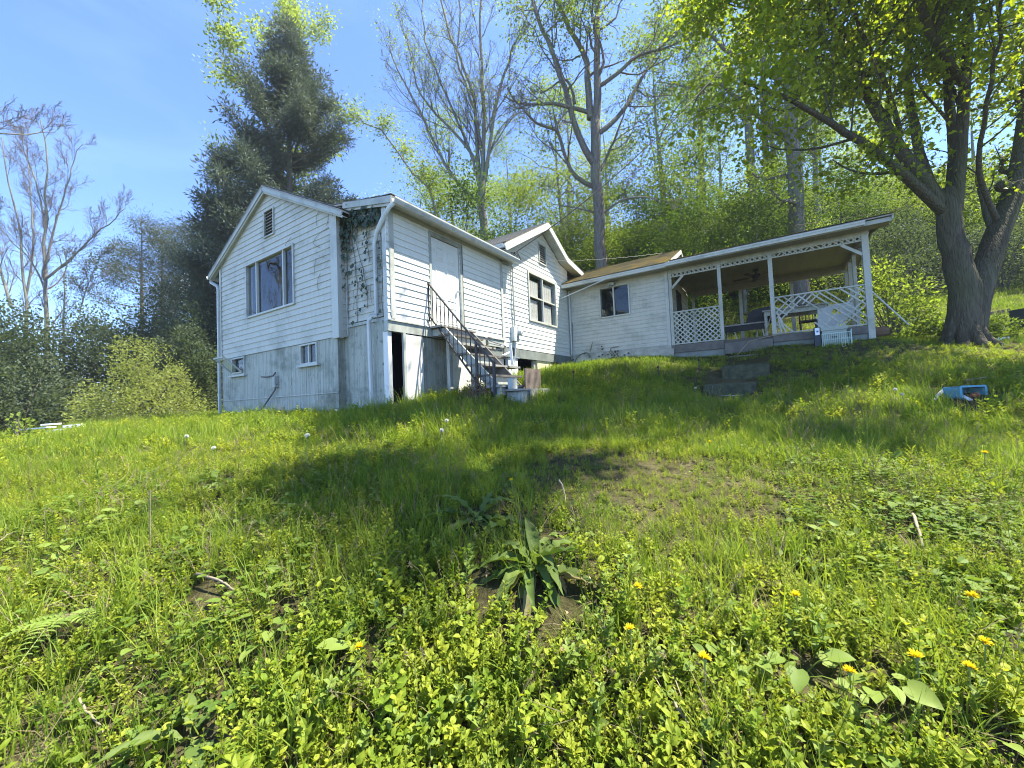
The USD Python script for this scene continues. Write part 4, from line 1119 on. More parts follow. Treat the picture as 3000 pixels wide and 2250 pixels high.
def sprout(rng, pts, rad, L, P, lev, lines, tips):
    if lev + 1 >= len(P['n']):
        for k in range(1, len(pts)):
            tips.append((pts[k], pts[k] - pts[k - 1]))
        return
    kids = P['kids'][lev]
    kids = int(kids) + (rng.random() < kids % 1)
    for k in range(kids):
        t = P['start'] + (1 - P['start']) * (k + rng.random()) / kids
        i = min(int(t * (len(pts) - 1)), len(pts) - 2)
        u = t * (len(pts) - 1) - i
        q = pts[i] * (1 - u) + pts[i + 1] * u
        ax = unit(pts[i + 1] - pts[i])
        side = unit(np.cross(ax, rng.normal(size=3)))
        ang = rng.uniform(*P['ang'])
        dd = ax * math.cos(ang) + side * math.sin(ang)
        rr = (rad[i] * (1 - u) + rad[i + 1] * u) * P['rr'] * rng.uniform(.7, 1.1)
        LL = L * P['lr'][lev] * rng.uniform(.6, 1.15) * (1.15 - .55 * t)
        grow(rng, q, dd, LL, max(rr, P['rmin']), P, lev + 1, lines, tips)


def smooth_line(pts, n):
    pts = np.asarray(pts, float)
    s = np.concatenate([[0], np.cumsum(np.linalg.norm(np.diff(pts, axis=0), axis=1))])
    from scipy.interpolate import PchipInterpolator
    return PchipInterpolator(s, pts)(np.linspace(0, s[-1], n)), s[-1]


def wood(lines, sides):
    out = {}
    for lev, pts, rad in lines:
        out.setdefault((len(pts), sides[min(lev, len(sides) - 1)]), []).append((pts, rad))
    b = MB()
    for (n, s), L in out.items():
        b.add(*tubes(np.array([x[0] for x in L]), np.array([x[1] for x in L]), s, cap=s > 4))
    return b


def cluster(rng, n, spread, L, W, tpl=DIAMOND, flat=.5, droop=.2):
    """A spray of n leaves about the origin."""
    O = rng.normal(0, spread, (n, 3)) * [1, 1, .75]
    D = unit(O + rng.normal(0, spread * .8, (n, 3)) + [0, 0, -droop * spread])
    N = unit(rng.normal(0, flat, (n, 3)) + [0, 0, 1])
    return leaves(tpl, O, D, N, L * rng.uniform(.65, 1.2, n), W * rng.uniform(.7, 1.2, n))


def pxl(pts, d, k=1.0, o=(0, 0), dd=0.0):
    """Photo pixels (crop scale k, corner o) to points at depth d, the last ones dd further off."""
    n = len(pts)
    return [at(o[0] + x / k, o[1] + y / k, d + dd * i / max(n - 1, 1)) for i, (x, y) in enumerate(pts)]


def limb_tree(name, label, limbs, P, seed, barkm, sides=(10, 6, 4, 3), leaf=None, group=None, base=None, limb_n=14):
    """limbs: (points, r0, r1, kid count or None). leaf: dict of the leaf sprays (mesh protos, material, share, scale)."""
    rng = np.random.default_rng(seed)
    b0 = np.array(base if base is not None else limbs[0][0][0], float)
    t = thing(name, label, 'tree', b0, group)
    main, lines, tips = [], [], []
    for pts, r0, r1, kids in limbs:
        p, L = smooth_line(pts, limb_n)
        wob = rng.normal(0, .006 * L, p.shape)
        wob[0] = 0
        p = p + wob * np.linspace(0, 1, limb_n)[:, None]
        rad = np.linspace(r0, r1, limb_n)
        main.append((0, p, rad))
        if kids:
            Q = dict(P, kids=[kids] + list(P['kids'][1:]))
            sprout(rng, p, rad, P.get('L', L), Q, 0, lines, tips)
    tr = wood(main, (14,)).arrays()
    obj('trunk', tr, M[barkm], t, smooth=True)
    if lines:
        obj('twigs', wood(lines, sides), M['bark_thin'] if barkm != 'bark_maple' else M[barkm], t, smooth=True, kind='stuff')
    if leaf and tips:
        tp = np.array([x[0] for x in tips])
        keep = rng.random(len(tp)) < leaf['share'] if 'where' not in leaf else leaf['where'](tp, rng)
        tp = tp[keep]
        tp = tp + rng.normal(0, leaf.get('jit', .12), tp.shape)
        n = len(tp)
        instancer('crown', [('leaf_spray', m_, M[leaf['mat']]) for m_ in leaf['protos']], tp, quats(rng, n, 'up', .5), rng.uniform(.7, 1.3, n) * leaf.get('scale', 1), rng.integers(0, len(leaf['protos']), n), parent=t)
    return t, np.array([x[0] for x in tips]) if tips else None


g0 = np.random.default_rng(21)
spr_maple = [cluster(g0, 15, .17, .105, .042, LOBED, .7) for _ in range(4)]
spr_small = [cluster(g0, 18, .28, .10, .035, DIAMOND, .8) for _ in range(3)]
spr_clump = [cluster(g0, 34, .26, .15, .055, DIAMOND, .9) for _ in range(3)]
spr_far = [cluster(g0, 28, .42, .13, .045, DIAMOND, .9) for _ in range(3)]

# ---- the large maple by the porch
DM = 9.5
mb = at(2828, 1012, DM); mb[2] = float(ground_xy(mb[0], mb[1])) - .12
fork = at(2842, 830, DM)
over = lambda r, d, z: np.append(rd(np.array(r * 1.), np.array(d * 1.)), z)
LM = [
    ([mb, at(2828, 950, DM), at(2826, 860, DM), at(2803, 760, DM), at(2782, 660, DM), at(2765, 560, DM)], 0.330, 0.196, None),
    ([at(2842, 985, DM), at(2856, 900, DM), at(2872, 830, DM), at(2905, 720, DM + .1), at(2955, 600, DM + .2), at(2990, 470, DM + .3), at(3010, 330, DM + .3), at(3050, 100, DM + .4), at(3080, -200, DM + .6)], 0.264, 0.084, 9),
    ([at(2765, 620, DM), at(2700, 560, DM - .2), at(2640, 505, DM - .4), at(2560, 440, DM - .7), at(2440, 360, DM - 1.0), at(2300, 288, DM - 1.4), at(2180, 240, DM - 1.8)], 0.125, 0.021, 13),
    ([at(2755, 600, DM), at(2700, 510, DM), at(2636, 440, DM), at(2546, 278, DM), at(2472, 124, DM), at(2402, 0, DM), at(2330, -160, DM), at(2280, -330, DM)], 0.145, 0.042, 16),
    ([at(2745, 580, DM), at(2690, 430, DM + .3), at(2660, 250, DM + .5), at(2665, 0, DM + .6), at(2650, -300, DM + .8)], 0.106, 0.049, 14),
    ([at(2785, 590, DM), at(2790, 400, DM + .3), at(2775, 200, DM + .3), at(2768, 0, DM + .4), at(2740, -350, DM + .6)], 0.112, 0.049, 13),
    ([at(2800, 620, DM), at(2815, 430, DM - .2), at(2828, 250, DM - .3), at(2845, 0, DM - .4), at(2880, -320, DM - .3)], 0.125, 0.056, 14),
    ([at(2640, 400, DM), at(2600, 260, DM - .4), at(2530, 110, DM - .8), at(2470, -40, DM - 1.2), at(2380, -220, DM - 1.6)], 0.053, 0.021, 12),
    ([at(2920, 640, DM), at(2870, 420, DM - .6), at(2900, 250, DM - 1.2), at(2930, 80, DM - 1.6), at(2940, -100, DM - 2)], 0.059, 0.021, 10),
    ([at(2500, 180, DM), at(2380, 100, DM + .5), at(2250, 40, DM + .9), at(2120, 10, DM + 1.2)], 0.046, 0.014, 10),
    ([at(2640, 120, DM + .4), at(2560, -200, DM - 1.2), at(2350, -520, DM - 2.4), at(2100, -750, DM - 3.2)], 0.086, 0.028, 12),
    ([at(2828, 250, DM - .3), over(9.0, 8.0, 8.6), over(7.2, 7.0, 10.4), over(5.0, 6.5, 11.4), over(2.6, 6.3, 12.0)], 0.092, 0.028, 15),
    ([over(9.0, 8.0, 8.6), over(8.0, 5.8, 10.2), over(6.3, 4.3, 11.0), over(5.0, 3.3, 11.4), over(4.0, 2.9, 11.6)], 0.066, 0.021, 9),
    ([at(3050, 150, DM), at(3250, -50, DM - 1.6), at(3500, -300, DM - 3.0), at(3800, -700, DM - 4.4)], 0.086, 0.028, 12),
]
PM = dict(n=[14, 6, 5, 4], wander=[.1, .16, .2, .25], up=[0, .05, .0, -.04], taper=[.5, .3, .35, .5], rmin=.004, kids=[10, 5, 4], start=.22, ang=(.5, 1.2), lr=[.42, .5, .5], rr=.42, L=5.4)
maple, mt_ = limb_tree('maple_tree', 'large many-stemmed maple with a forked grey trunk right of the porch', LM, PM, 4, 'bark_maple', leaf=dict(protos=spr_maple, mat='maple_leaf', where=lambda p, r: r.random(len(p)) < np.where((p[:, 2] > 9.3) & ((p - EYE) @ FW < 8), .9, np.where((p - EYE) @ FW < 8.3, .13, np.where(p[:, 2] > 12.3, .8, np.where(p[:, 2] > 11.2, .36, .24)))), jit=.16, scale=1.12), base=mb)
fl = MB()
for k in range(9):
    a = k * .7 + .2
    d_ = np.array([math.cos(a), math.sin(a), 0])
    e = mb + d_ * .62
    e[2] = float(ground_xy(e[0], e[1])) - .05
    fl.add(*tubes(np.array([[mb + d_ * .20 + [0, 0, .95], mb + d_ * .27 + [0, 0, .42], mb + d_ * .38 + [0, 0, .16], e]]), np.array([[.05, .10, .11, .04]]), 8))
obj('roots', fl, M['bark_maple'], maple, smooth=True)
kn = trimesh.creation.icosphere(2, 1.0)
kv = np.asarray(kn.vertices)
for q, s in ((at(2938, 545, DM + .1), .14),):
    obj('burl', (q + kv * s * (1 + .25 * (meshkit.fbm(kv * 1.7 + q, 3)[:, None] - .5)), np.asarray(kn.faces)), M['bark_maple'], maple, smooth=True)

# ---- tall oak behind the back wing
K = 1.8433
c2 = lambda pts, d, dd=0.: pxl(pts, d, K, (1000, 0), dd)
DO = 19.
ob = at(1762, 800, DO); ob[2] = float(ground_xy(ob[0], ob[1])) - .2
LO = [
    ([ob] + c2([(1405, 1420), (1395, 1200), (1385, 1000), (1375, 820), (1370, 640)], DO), .30, .22, None),
    (c2([(1370, 680), (1385, 480), (1378, 300), (1385, 100), (1370, -150), (1380, -400)], DO), .20, .06, 13),
    (c2([(1345, 640), (1330, 440), (1325, 350), (1260, 200), (1170, 0), (1080, -260)], DO, .8), .17, .05, 12),
    (c2([(1360, 880), (1250, 640), (1220, 500), (1170, 380), (1120, 240), (1050, 60), (1000, -200)], DO, -.8), .16, .05, 13),
    (c2([(1365, 1010), (1240, 920), (1190, 780), (1165, 700), (1100, 690), (1000, 610), (900, 480)], DO, -1.5), .11, .03, 9),
    (c2([(1345, 610), (1240, 580), (1150, 560), (1000, 565), (880, 520)], DO, -1), .10, .03, 9),
    (c2([(1390, 720), (1520, 600), (1620, 420), (1700, 300), (1800, 60)], DO, 1), .12, .03, 11),
    (c2([(1385, 470), (1500, 390), (1600, 300), (1750, 255), (1900, 200)], DO, -1), .10, .03, 10),
    (c2([(1400, 920), (1440, 830), (1520, 640), (1560, 500)], DO, .8), .07, .02, 7),
    (c2([(1380, 1150), (1250, 1120), (1130, 1100)], DO, -.5), .05, .015, 4),
    (c2([(1410, 1160), (1560, 1070), (1650, 1065), (1750, 1120)], DO, .8), .06, .02, 5),
    (c2([(1260, 560), (1200, 430), (1080, 500), (1010, 470)], DO, .4), .07, .02, 6),
]
PO = dict(n=[14, 7, 6, 5], wander=[.1, .24, .3, .34], up=[0, .03, .02, .0], taper=[.5, .3, .35, .5], rmin=.009, kids=[10, 5, 4.5], start=.2, ang=(.5, 1.25), lr=[.5, .48, .5], rr=.45, L=6.0)
oak, _ = limb_tree('oak_tree', 'tall bare-limbed oak with few young leaves behind the mossy back wing', LO, PO, 7, 'bark_oak',
                   leaf=dict(protos=spr_small, mat='oak_leaf', where=lambda p, r: (r.random(len(p)) < .015) | ((p[:, 2] > 18) & (r.random(len(p)) < .10)), scale=1.2), base=ob)

# ---- bare multi-stemmed tree behind the door wall
DB = 23.
bb_ = at(1420, 760, DB); bb_[2] = float(ground_xy(bb_[0], bb_[1])) - .2
LB = [
    ([bb_] + c2([(775, 1300), (765, 1150), (750, 980)], DB), .28, .22, None),
    (c2([(745, 1000), (720, 600), (700, 480), (640, 300), (560, 100), (520, -140)], DB, .6), .13, .04, 13),
    (c2([(760, 990), (770, 600), (760, 400), (750, 100), (740, -200)], DB), .14, .04, 13),
    (c2([(775, 980), (800, 800), (830, 600), (900, 350), (1000, 100), (1060, -60)], DB, -.6), .12, .03, 12),
    (c2([(745, 1090), (600, 950), (480, 720), (420, 600), (330, 430), (250, 250)], DB, -1), .10, .03, 14),
    (c2([(735, 880), (650, 760), (500, 600), (400, 450), (385, 330), (330, 150)], DB, 1), .09, .03, 14),
    (c2([(735, 960), (690, 800), (600, 600), (520, 400), (450, 180), (430, 0)], DB, .5), .09, .03, 13),
    (c2([(765, 900), (740, 700), (690, 500), (620, 300), (640, 100), (650, -100)], DB, -.5), .09, .03, 13),
    (c2([(770, 1000), (820, 780), (900, 640), (1000, 600)], DB, .5), .06, .02, 9),
]
PB = dict(n=[14, 7, 6, 4], wander=[.08, .10, .14, .2], up=[0, .10, .10, .06], taper=[.5, .3, .35, .5], rmin=.006, kids=[15, 8, 6], start=.10, ang=(.3, .75), lr=[.46, .48, .5], rr=.42, L=7.0)
limb_tree('bare_tree', 'bare grey tree fanning up in many thin stems behind the door wall', LB, PB, 12, 'bark_pale', base=bb_,
          leaf=dict(protos=spr_small, mat='spring_leaf', share=.03, scale=.8))
DL = 20.
lb_ = at(1290, 720, DL); lb_[2] = float(ground_xy(lb_[0], lb_[1])) - .2
limb_tree('leaning_tree', 'thin tree leaning left over the side roof with a leafy tip', [([lb_] + c2([(500, 1080), (350, 880), (280, 790), (210, 700), (100, 640), (20, 560)], DL), .12, .02, 10)],
          dict(PB, L=3.2, kids=[12, 5, 4], wander=[.1, .2, .24, .3]), 14, 'bark_pale', base=lb_, leaf=dict(protos=spr_small, mat='spring_leaf', where=lambda p, r: (p[:, 2] > 9.6) & (r.random(len(p)) < .5)))

# ---- bare trees far left
c1 = lambda pts, d, dd=0.: pxl(pts, d, K, (0, 0), dd)
D1 = 32.
tb_ = at(137, 1000, D1); tb_[2] = float(ground_xy(tb_[0], tb_[1])) - .3
L1 = [([tb_] + c1([(250, 1659), (246, 1400), (248, 1150), (250, 1000), (240, 800), (255, 650)], D1), 0.204, 0.030, 16),
      (c1([(255, 1500), (400, 1380), (500, 1280), (600, 1200), (680, 1120)], D1, -1), 0.096, 0.018, 12),
      (c1([(250, 1420), (330, 1100), (400, 900), (440, 770)], D1, .6), 0.084, 0.018, 12),
      (c1([(248, 1250), (200, 1000), (130, 800), (110, 680)], D1, -.6), 0.078, 0.018, 12),
      (c1([(250, 1600), (160, 1400), (60, 1300), (-60, 1150)], D1, -.8), 0.072, 0.018, 11)]
P1 = dict(n=[14, 7, 6, 4], wander=[.08, .14, .2, .26], up=[0, .10, .08, .04], taper=[.5, .3, .35, .5], rmin=.008, kids=[22, 10, 7], start=.10, ang=(.35, .85), lr=[.40, .5, .5], rr=.45, L=7.5)
limb_tree('bare_tree', 'bare grey tree with its straight trunk standing above the left thicket', L1, P1, 31, 'bark_pale', base=tb_)
t2 = at(60, 1010, 35); t2[2] = float(ground_xy(t2[0], t2[1])) - .3
limb_tree('bare_tree', 'bare tree with leaning twin stems at the left edge of the photo', [([t2] + c1([(150, 1659), (110, 1350), (60, 1050), (20, 750)], 35), 0.168, 0.030, 14), (c1([(140, 1600), (180, 1300), (165, 1000), (150, 760)], 35, .5), 0.096, 0.018, 12), (c1([(60, 1659), (0, 1450), (-80, 1200)], 35, .5), 0.120, 0.024, 12)],
          P1, 33, 'bark_pale', base=t2)
t3 = at(190, 1010, 30); t3[2] = float(ground_xy(t3[0], t3[1])) - .3
limb_tree('bare_tree', 'thin short bare tree just right of the straight left trunk', [([t3] + c1([(350, 1700), (350, 1480), (345, 1350)], 30), 0.096, 0.030, 8), (c1([(430, 1690), (490, 1500), (570, 1350)], 30), 0.048, 0.012, 10)],
          dict(P1, L=4.5), 35, 'bark_pale', base=t3, leaf=dict(protos=spr_small, mat='dark_leaf', share=.05))

mirror_tree = copy_of('/World/bare_tree_001', 'bare_tree', (-24.0, -2.5, float(ground_xy(-24.0, -2.5)) - .3), 70, .75, 'bare tree standing beyond the left edge, mirrored in the picture window', 'tree')

# ---- trunks behind the porch
DK = 20.
for seed, lab, px_, d_, r_, tops in (
        (41, 'stout grey trunk rising behind the middle of the porch roof', 2337, 17., .36, [(2337, 700), (2328, 560), (2318, 400), (2310, 250), (2300, 60), (2290, -200)]),
        (43, 'dark trunk with crooked bare limbs left of the stout trunk', 2208, 25., .32, [(2208, 600), (2200, 480), (2192, 330), (2188, 180), (2200, 20), (2210, -200)]),
        (45, 'slimmer dark trunk close beside the crooked-limbed one', 2252, 27., .26, [(2252, 600), (2247, 450), (2238, 300), (2225, 100), (2220, -150)])):
    b_ = at(px_, 800, d_); b_[2] = float(ground_xy(b_[0], b_[1])) - .3
    top = [at(x, y, d_) for x, y in tops]
    lm = [([b_] + top, r_, r_ * .35, 8)]
    side_r = np.random.default_rng(seed)
    for k in range(6):
        q = top[2 + k % 3]
        s_ = (-1) ** k
        e = [q, q + np.append(R2 * s_ * 1.3, .9), q + np.append(R2 * s_ * side_r.uniform(2.2, 3.4), side_r.uniform(.8, 2.6)), q + np.append(R2 * s_ * side_r.uniform(3.6, 5.2) + F2 * side_r.uniform(-2, 2), side_r.uniform(1.5, 4.8))]
        lm.append((e, r_ * .33, .03, 9))
    limb_tree('trunk_tree', lab, lm, dict(PO, L=4.5), seed, 'bark_oak', base=b_, leaf=dict(protos=spr_small, mat='oak_leaf', share=.10, scale=1.1))

# ---- the big cedar behind the gabled wing, and the dark one beside it


def conifer(name, label, px0, y_foot, y_top, d, prof, seed, m, spray, n, lean=0., share=1.):
    """prof: (height share, radius in metres) pairs; sprays hang on rising boughs."""
    rng = np.random.default_rng(seed)
    base = at(px0, y_foot, d)
    top = at(px0 + lean, y_top, d)
    base[2] = float(ground_xy(base[0], base[1])) - .3
    t = thing(name, label, 'tree', base)
    H = top[2] - base[2]
    ax = lambda h: base + (top - base) * np.asarray(h)[..., None]
    b = MB().tube(ax(np.linspace(0, 1, 10)), np.linspace(.30, .02, 10), 10)
    obj('trunk', b, M['bark_oak'], t, smooth=True)
    prof = np.array(prof)
    pos, lines = [], []
    for k in range(n):
        h = rng.uniform(prof[0, 0], .985)
        R = np.interp(h, prof[:, 0], prof[:, 1]) * rng.uniform(.5, 1.25)
        a = rng.uniform(0, 2 * np.pi)
        d_ = np.array([math.cos(a), math.sin(a), 0])
        o = ax(h)
        e = o + d_ * R + np.array([0, 0, R * rng.uniform(.15, .65)])
        mid = (o + e) / 2 + np.array([0, 0, -.10 * R])
        p, _ = smooth_line([o, mid, e], 6)
        lines.append((0, p, np.linspace(.05, .012, 6)))
        m_ = max(4, int(R * 9))
        tt = rng.uniform(.3, 1.04, m_) ** .7
        q = np.stack([np.interp(tt, np.linspace(0, 1, 6), p[:, i]) for i in range(3)], -1)
        pos.append(q + rng.normal(0, .17, (m_, 3)) * [1, 1, .7])
    obj('boughs', wood(lines, (4,)), M['bark_oak'], t, kind='stuff')
    pos = np.vstack(pos)
    pos = pos[rng.random(len(pos)) < share]
    instancer('crown', [('spray', s, M[m]) for s in spray], pos, quats(rng, len(pos), 'up', .6), rng.uniform(.7, 1.35, len(pos)), rng.integers(0, len(spray), len(pos)), parent=t)
    return t


spr_cedar = [cluster(g0, 70, .20, .20, .026, DIAMOND, 1.0, -.6) for _ in range(3)]
spr_pine = [cluster(g0, 70, .36, .26, .016, DIAMOND, 1.0, -.2) for _ in range(3)]
conifer('cedar_tree', 'tall dark cedar towering behind the gabled wing', 855, 800, 75, 22., [(.22, 3.7), (.42, 3.5), (.55, 3.1), (.66, 2.9), (.76, 2.2), (.84, 1.3), (.92, .8), (1, .3)], 51, 'cedar', spr_cedar, 150, lean=-15, share=.62)
conifer('cedar_tree', 'shorter very dark evergreen hugging the left side of the tall cedar', 665, 900, 455, 20., [(.1, 1.8), (.5, 1.6), (.75, 1.3), (1, .3)], 53, 'cedar', spr_cedar, 110, share=.7)
conifer('pine_tree', 'thin pine with flat airy boughs left of the house', 415, 1000, 640, 36., [(.3, 2.6), (.6, 3.2), (.85, 2.4), (1, .7)], 55, 'pine', spr_pine, 46, share=.4)
conifer('pine_tree', 'second thin pine close to the left corner of the gabled wing', 475, 1000, 650, 38., [(.3, 2.0), (.6, 2.6), (.85, 2.0), (1, .6)], 56, 'pine', spr_pine, 42, share=.4)
conifer('pine_tree', 'pine partly hidden behind the dark evergreen', 565, 1000, 640, 34., [(.3, 2.6), (.6, 3.0), (.85, 2.0), (1, .6)], 57, 'pine', spr_pine, 46, share=.4)

# ---- leafy trees: light crowns behind the house; built once per kind, then copied


def leaf_tree(name, label, loc, H, R, n, seed, m, spray, base=.25, bk='bark_pale', kids=9, scale=1., rz=0.):
    rng = np.random.default_rng(seed)
    t = thing(name, label, 'tree', loc)
    o = np.array(loc, float)
    main, lines, tips = [], [], []
    p, L = smooth_line([o, o + [.2, .1, H * .4], o + [-.1, .2, H * .75], o + [.1, 0, H * .97]], 12)
    main.append((0, p, np.linspace(H * .017, .025, 12)))
    P = dict(n=[12, 6, 5], wander=[.1, .2, .28], up=[0, .07, .02], taper=[.5, .3, .4], rmin=.006, kids=[kids, 6], start=base, ang=(.6, 1.25), lr=[R / L * 1.5, .5], rr=.4)
    sprout(rng, p, main[0][2], L, P, 0, lines, tips)
    obj('trunk', wood(main, (10,)), M[bk], t, smooth=True)
    obj('twigs', wood(lines, (5, 4, 3)), M['bark_thin'], t, kind='stuff')
    tp = np.array([x[0] for x in tips])
    site = tp[rng.choice(len(tp), max(20, n // 5), replace=len(tp) < n // 5)]
    pos = site[rng.integers(0, len(site), n)] + rng.normal(0, .30, (n, 3)) * [1, 1, .6]
    b = MB()
    for q in pos:
        v, f = spray[rng.integers(0, len(spray))]
        a = rng.uniform(0, 6.28)
        Rm = np.array([[math.cos(a), -math.sin(a), 0], [math.sin(a), math.cos(a), 0], [0, 0, 1]])
        b.add(v @ Rm.T * scale * rng.uniform(.7, 1.3) + q, f)
    obj('crown', b, M[m], t, kind='stuff')
    return t


def foot(px_, py_, d):
    p = at(px_, py_, d)
    return np.array([p[0], p[1], float(ground_xy(p[0], p[1])) - .2])


def reach(px_, y_top, d):
    """Height of a tree at depth d whose top shows at y_top."""
    f_ = foot(px_, 900, d)
    return at(px_, y_top, d)[2] - f_[2]


tulip = leaf_tree('tulip_tree', 'tall fresh green tree showing round the top of the cedar', foot(820, 900, 29), reach(820, -20, 29), 6.0, 380, 61, 'spring_leaf', spr_clump, .35, scale=1.2)
proto_a = leaf_tree('young_tree', 'airy light green tree behind the bare fan-shaped tree', foot(1330, 900, 27), reach(1330, 400, 27), 4.0, 330, 62, 'spring_leaf', spr_far, .2)
proto_b = leaf_tree('young_tree', 'green tree filling the space behind the tall oak trunk', foot(1650, 900, 27), reach(1650, 300, 27), 3.8, 340, 63, 'oak_leaf', spr_far, .15)
proto_c = leaf_tree('young_tree', 'bluish green low tree left of the stout trunk', foot(2060, 800, 22), reach(2060, 480, 22), 3.4, 340, 64, 'under_leaf', spr_far, .1)
CP = [(proto_b, 1950, 130, 27, 'tall leafy tree whose crown fills the gap right of the oak limbs'), (proto_a, 2080, 60, 32, 'tall pale green tree high behind the crooked-limbed trunk'), (proto_b, 2290, 20, 29, 'tall bright tree behind the stout trunk top'), (proto_a, 2420, 120, 25, 'bright tree between the stout trunk and the maple limbs'),
      (proto_b, 1690, 260, 32, 'tree seen between the left limbs of the oak'), (proto_a, 2660, 180, 28, 'bright tree behind the maple fork'), (proto_c, 2320, 520, 21, 'fresh green low tree against the stout trunk'), (proto_a, 1430, 520, 29, 'pale small tree beside the fan-shaped tree foot'),
      (proto_b, 1880, 560, 24, 'yellowish tree between the oak and the crooked-limbed trunk'), (proto_a, 1500, 430, 33, 'pale slender tree right of the fan-shaped bare tree'), (proto_a, 1790, 330, 34, 'light green tree high behind the oak limbs'),
      (proto_c, 1560, 640, 24, 'low green tree above the sunlit gable peak'), (proto_a, 1240, 560, 30, 'low pale tree above the door wall roof'), (proto_b, 2130, 330, 31, 'tall green tree behind the crooked bare limbs'),
      (proto_c, 1960, 640, 20, 'small green tree behind the mossy roof'), (proto_b, 2440, 330, 27, 'leafy tree right of the stout trunk'), (proto_c, 2180, 610, 18, 'low green tree above the left end of the porch roof'),
      (proto_a, 2560, 300, 30, 'pale green tree behind the maple limbs'), (proto_c, 2480, 560, 20, 'dense low tree above the right end of the porch roof'), (proto_b, 2900, 300, 24, 'tree glimpsed right of the maple stems'),
      (proto_c, 2690, 560, 20, 'low green tree left of the maple trunk'), (proto_a, 1090, 590, 34, 'small pale tree between the cedar and the side roof'), (proto_c, 1380, 640, 22, 'low green tree behind the side roof'), (proto_c, 1780, 620, 23, 'low green tree right behind the oak trunk'),
      (proto_c, 3060, 540, 19, 'low dense tree at the right edge')]
heights = {proto_a: reach(1330, 400, 27), proto_b: reach(1650, 300, 27), proto_c: reach(2060, 480, 22)}
cr = np.random.default_rng(66)
for src, px_, yt, d_, lab in CP:
    s = reach(px_, yt, d_) / heights[src]
    copy_of(src, 'young_tree', foot(px_, 900, d_), cr.uniform(0, 360), (max(s, .75), max(s, .75), s), lab, 'tree')

# ---- bushes


def bush(name, label, loc, size, n, seed, m, L=.07, W=.022, cat='bush', arch=0., group=None):
    """Leaves spread through a lumpy dome, thickest near the outside, on stems from the foot."""
    rng = np.random.default_rng(seed)
    t = thing(name, label, cat, loc, group)
    o = np.array(loc, float)
    size = np.array(size, float)
    lumps = unit(rng.normal(size=(26, 3)) * [1, 1, .8] + [0, 0, .45]) * rng.uniform(.45, .95, (26, 1))
    lumps[:, 2] = np.abs(lumps[:, 2]) * .95 + .04
    lr = rng.uniform(.22, .40, 26)
    k = rng.integers(0, 26, n)
    q = unit(rng.normal(size=(n, 3))) * rng.uniform(.35, 1, (n, 1)) ** .6
    q = lumps[k] + q * lr[k][:, None]
    q[:, 2] = np.maximum(q[:, 2], .02 + .05 * rng.random(n))
    O = o + q * size
    D = unit(q * [1, 1, .4] + rng.normal(0, .5, (n, 3)) + [0, 0, .3 - arch])
    N = unit(rng.normal(0, .7, (n, 3)) + [0, 0, 1])
    obj('foliage', leaves(DIAMOND, O, D, N, L * rng.uniform(.6, 1.4, n), W * rng.uniform(.7, 1.3, n)), M[m], t, kind='stuff')
    lines = []
    for j in range(26):
        e = o + lumps[j] * size * 1.05
        s = o + lumps[j] * size * [.12, .12, 0]
        p, _ = smooth_line([s, (s + e) / 2 + [0, 0, .15 * size[2]], e], 6)
        lines.append((0, p, np.linspace(.02, .006, 6)))
    obj('stems', wood(lines, (4,)), M['bark_thin'], t, kind='stuff')
    return t


def bfoot(px_, d, sink=.1):
    p = at(px_, 1200, d)
    return (p[0], p[1], float(ground_xy(p[0], p[1])) - sink)


BL = [(-60, 15, (2.8, 2.4, 5.4), 'grey green thicket bush at the very left edge'), (110, 16, (2.8, 2.4, 5.7), 'wide thicket bush below the straight bare trunk'), (255, 17.5, (2.6, 2.4, 5.8), 'thicket bush between the bare trunks and the pines'),
      (390, 18.5, (2.6, 2.4, 5.9), 'tall thicket bush below the first thin pine'), (520, 19, (2.3, 2.2, 6.6), 'dark tall bush below the second thin pine'), (610, 18, (1.7, 2.0, 6.2), 'darkest bush against the left corner of the gabled wing'),
      (60, 13.2, (1.8, 1.6, 2.8), 'low thicket bush behind the left end of the lawn'), (560, 16.0, (1.7, 1.6, 3.2), 'dark bush just behind the pale shrub')]
for k, (px_, d_, sz, lab) in enumerate(BL):
    bush('thicket_bush', lab, bfoot(px_, d_), sz, 15000, 70 + k, 'dark_leaf', L=.11, W=.034)
bush('pale_shrub', 'pale yellow green arching shrub left of the house', bfoot(425, 13.4), (2.5, 1.9, 2.5), 14000, 90, 'pale_shrub', L=.085, W=.02, arch=.3)
bush('white_bush', 'whitish blossoming bush by the left eave of the gabled wing', bfoot(598, 21), (1.1, 1.1, 7.4), 3800, 91, 'white_petal', L=.10, W=.035)
bush('side_shrub', 'bright green shrub right of the porch corner post', (2.9, 15.6, float(ground_xy(2.9, 15.6)) - .1), (1.1, 1.0, 2.1), 4200, 92, 'spring_leaf', L=.09, W=.03)
bush('side_shrub', 'loose shrub low behind the leaning white pole', (4.2, 15.2, float(ground_xy(4.2, 15.2)) - .1), (1.1, .9, .8), 3000, 93, 'under_leaf', L=.08, W=.028)
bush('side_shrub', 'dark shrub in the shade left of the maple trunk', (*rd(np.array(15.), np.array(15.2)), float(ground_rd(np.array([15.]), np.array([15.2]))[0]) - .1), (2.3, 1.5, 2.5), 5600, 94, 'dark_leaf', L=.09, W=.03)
bush('side_shrub', 'dark shrub in the shade right of the maple trunk', (*rd(np.array(18.6), np.array(15.)), float(ground_rd(np.array([18.6]), np.array([15.]))[0]) - .1), (2.6, 1.5, 2.6), 6200, 95, 'dark_leaf', L=.09, W=.03)

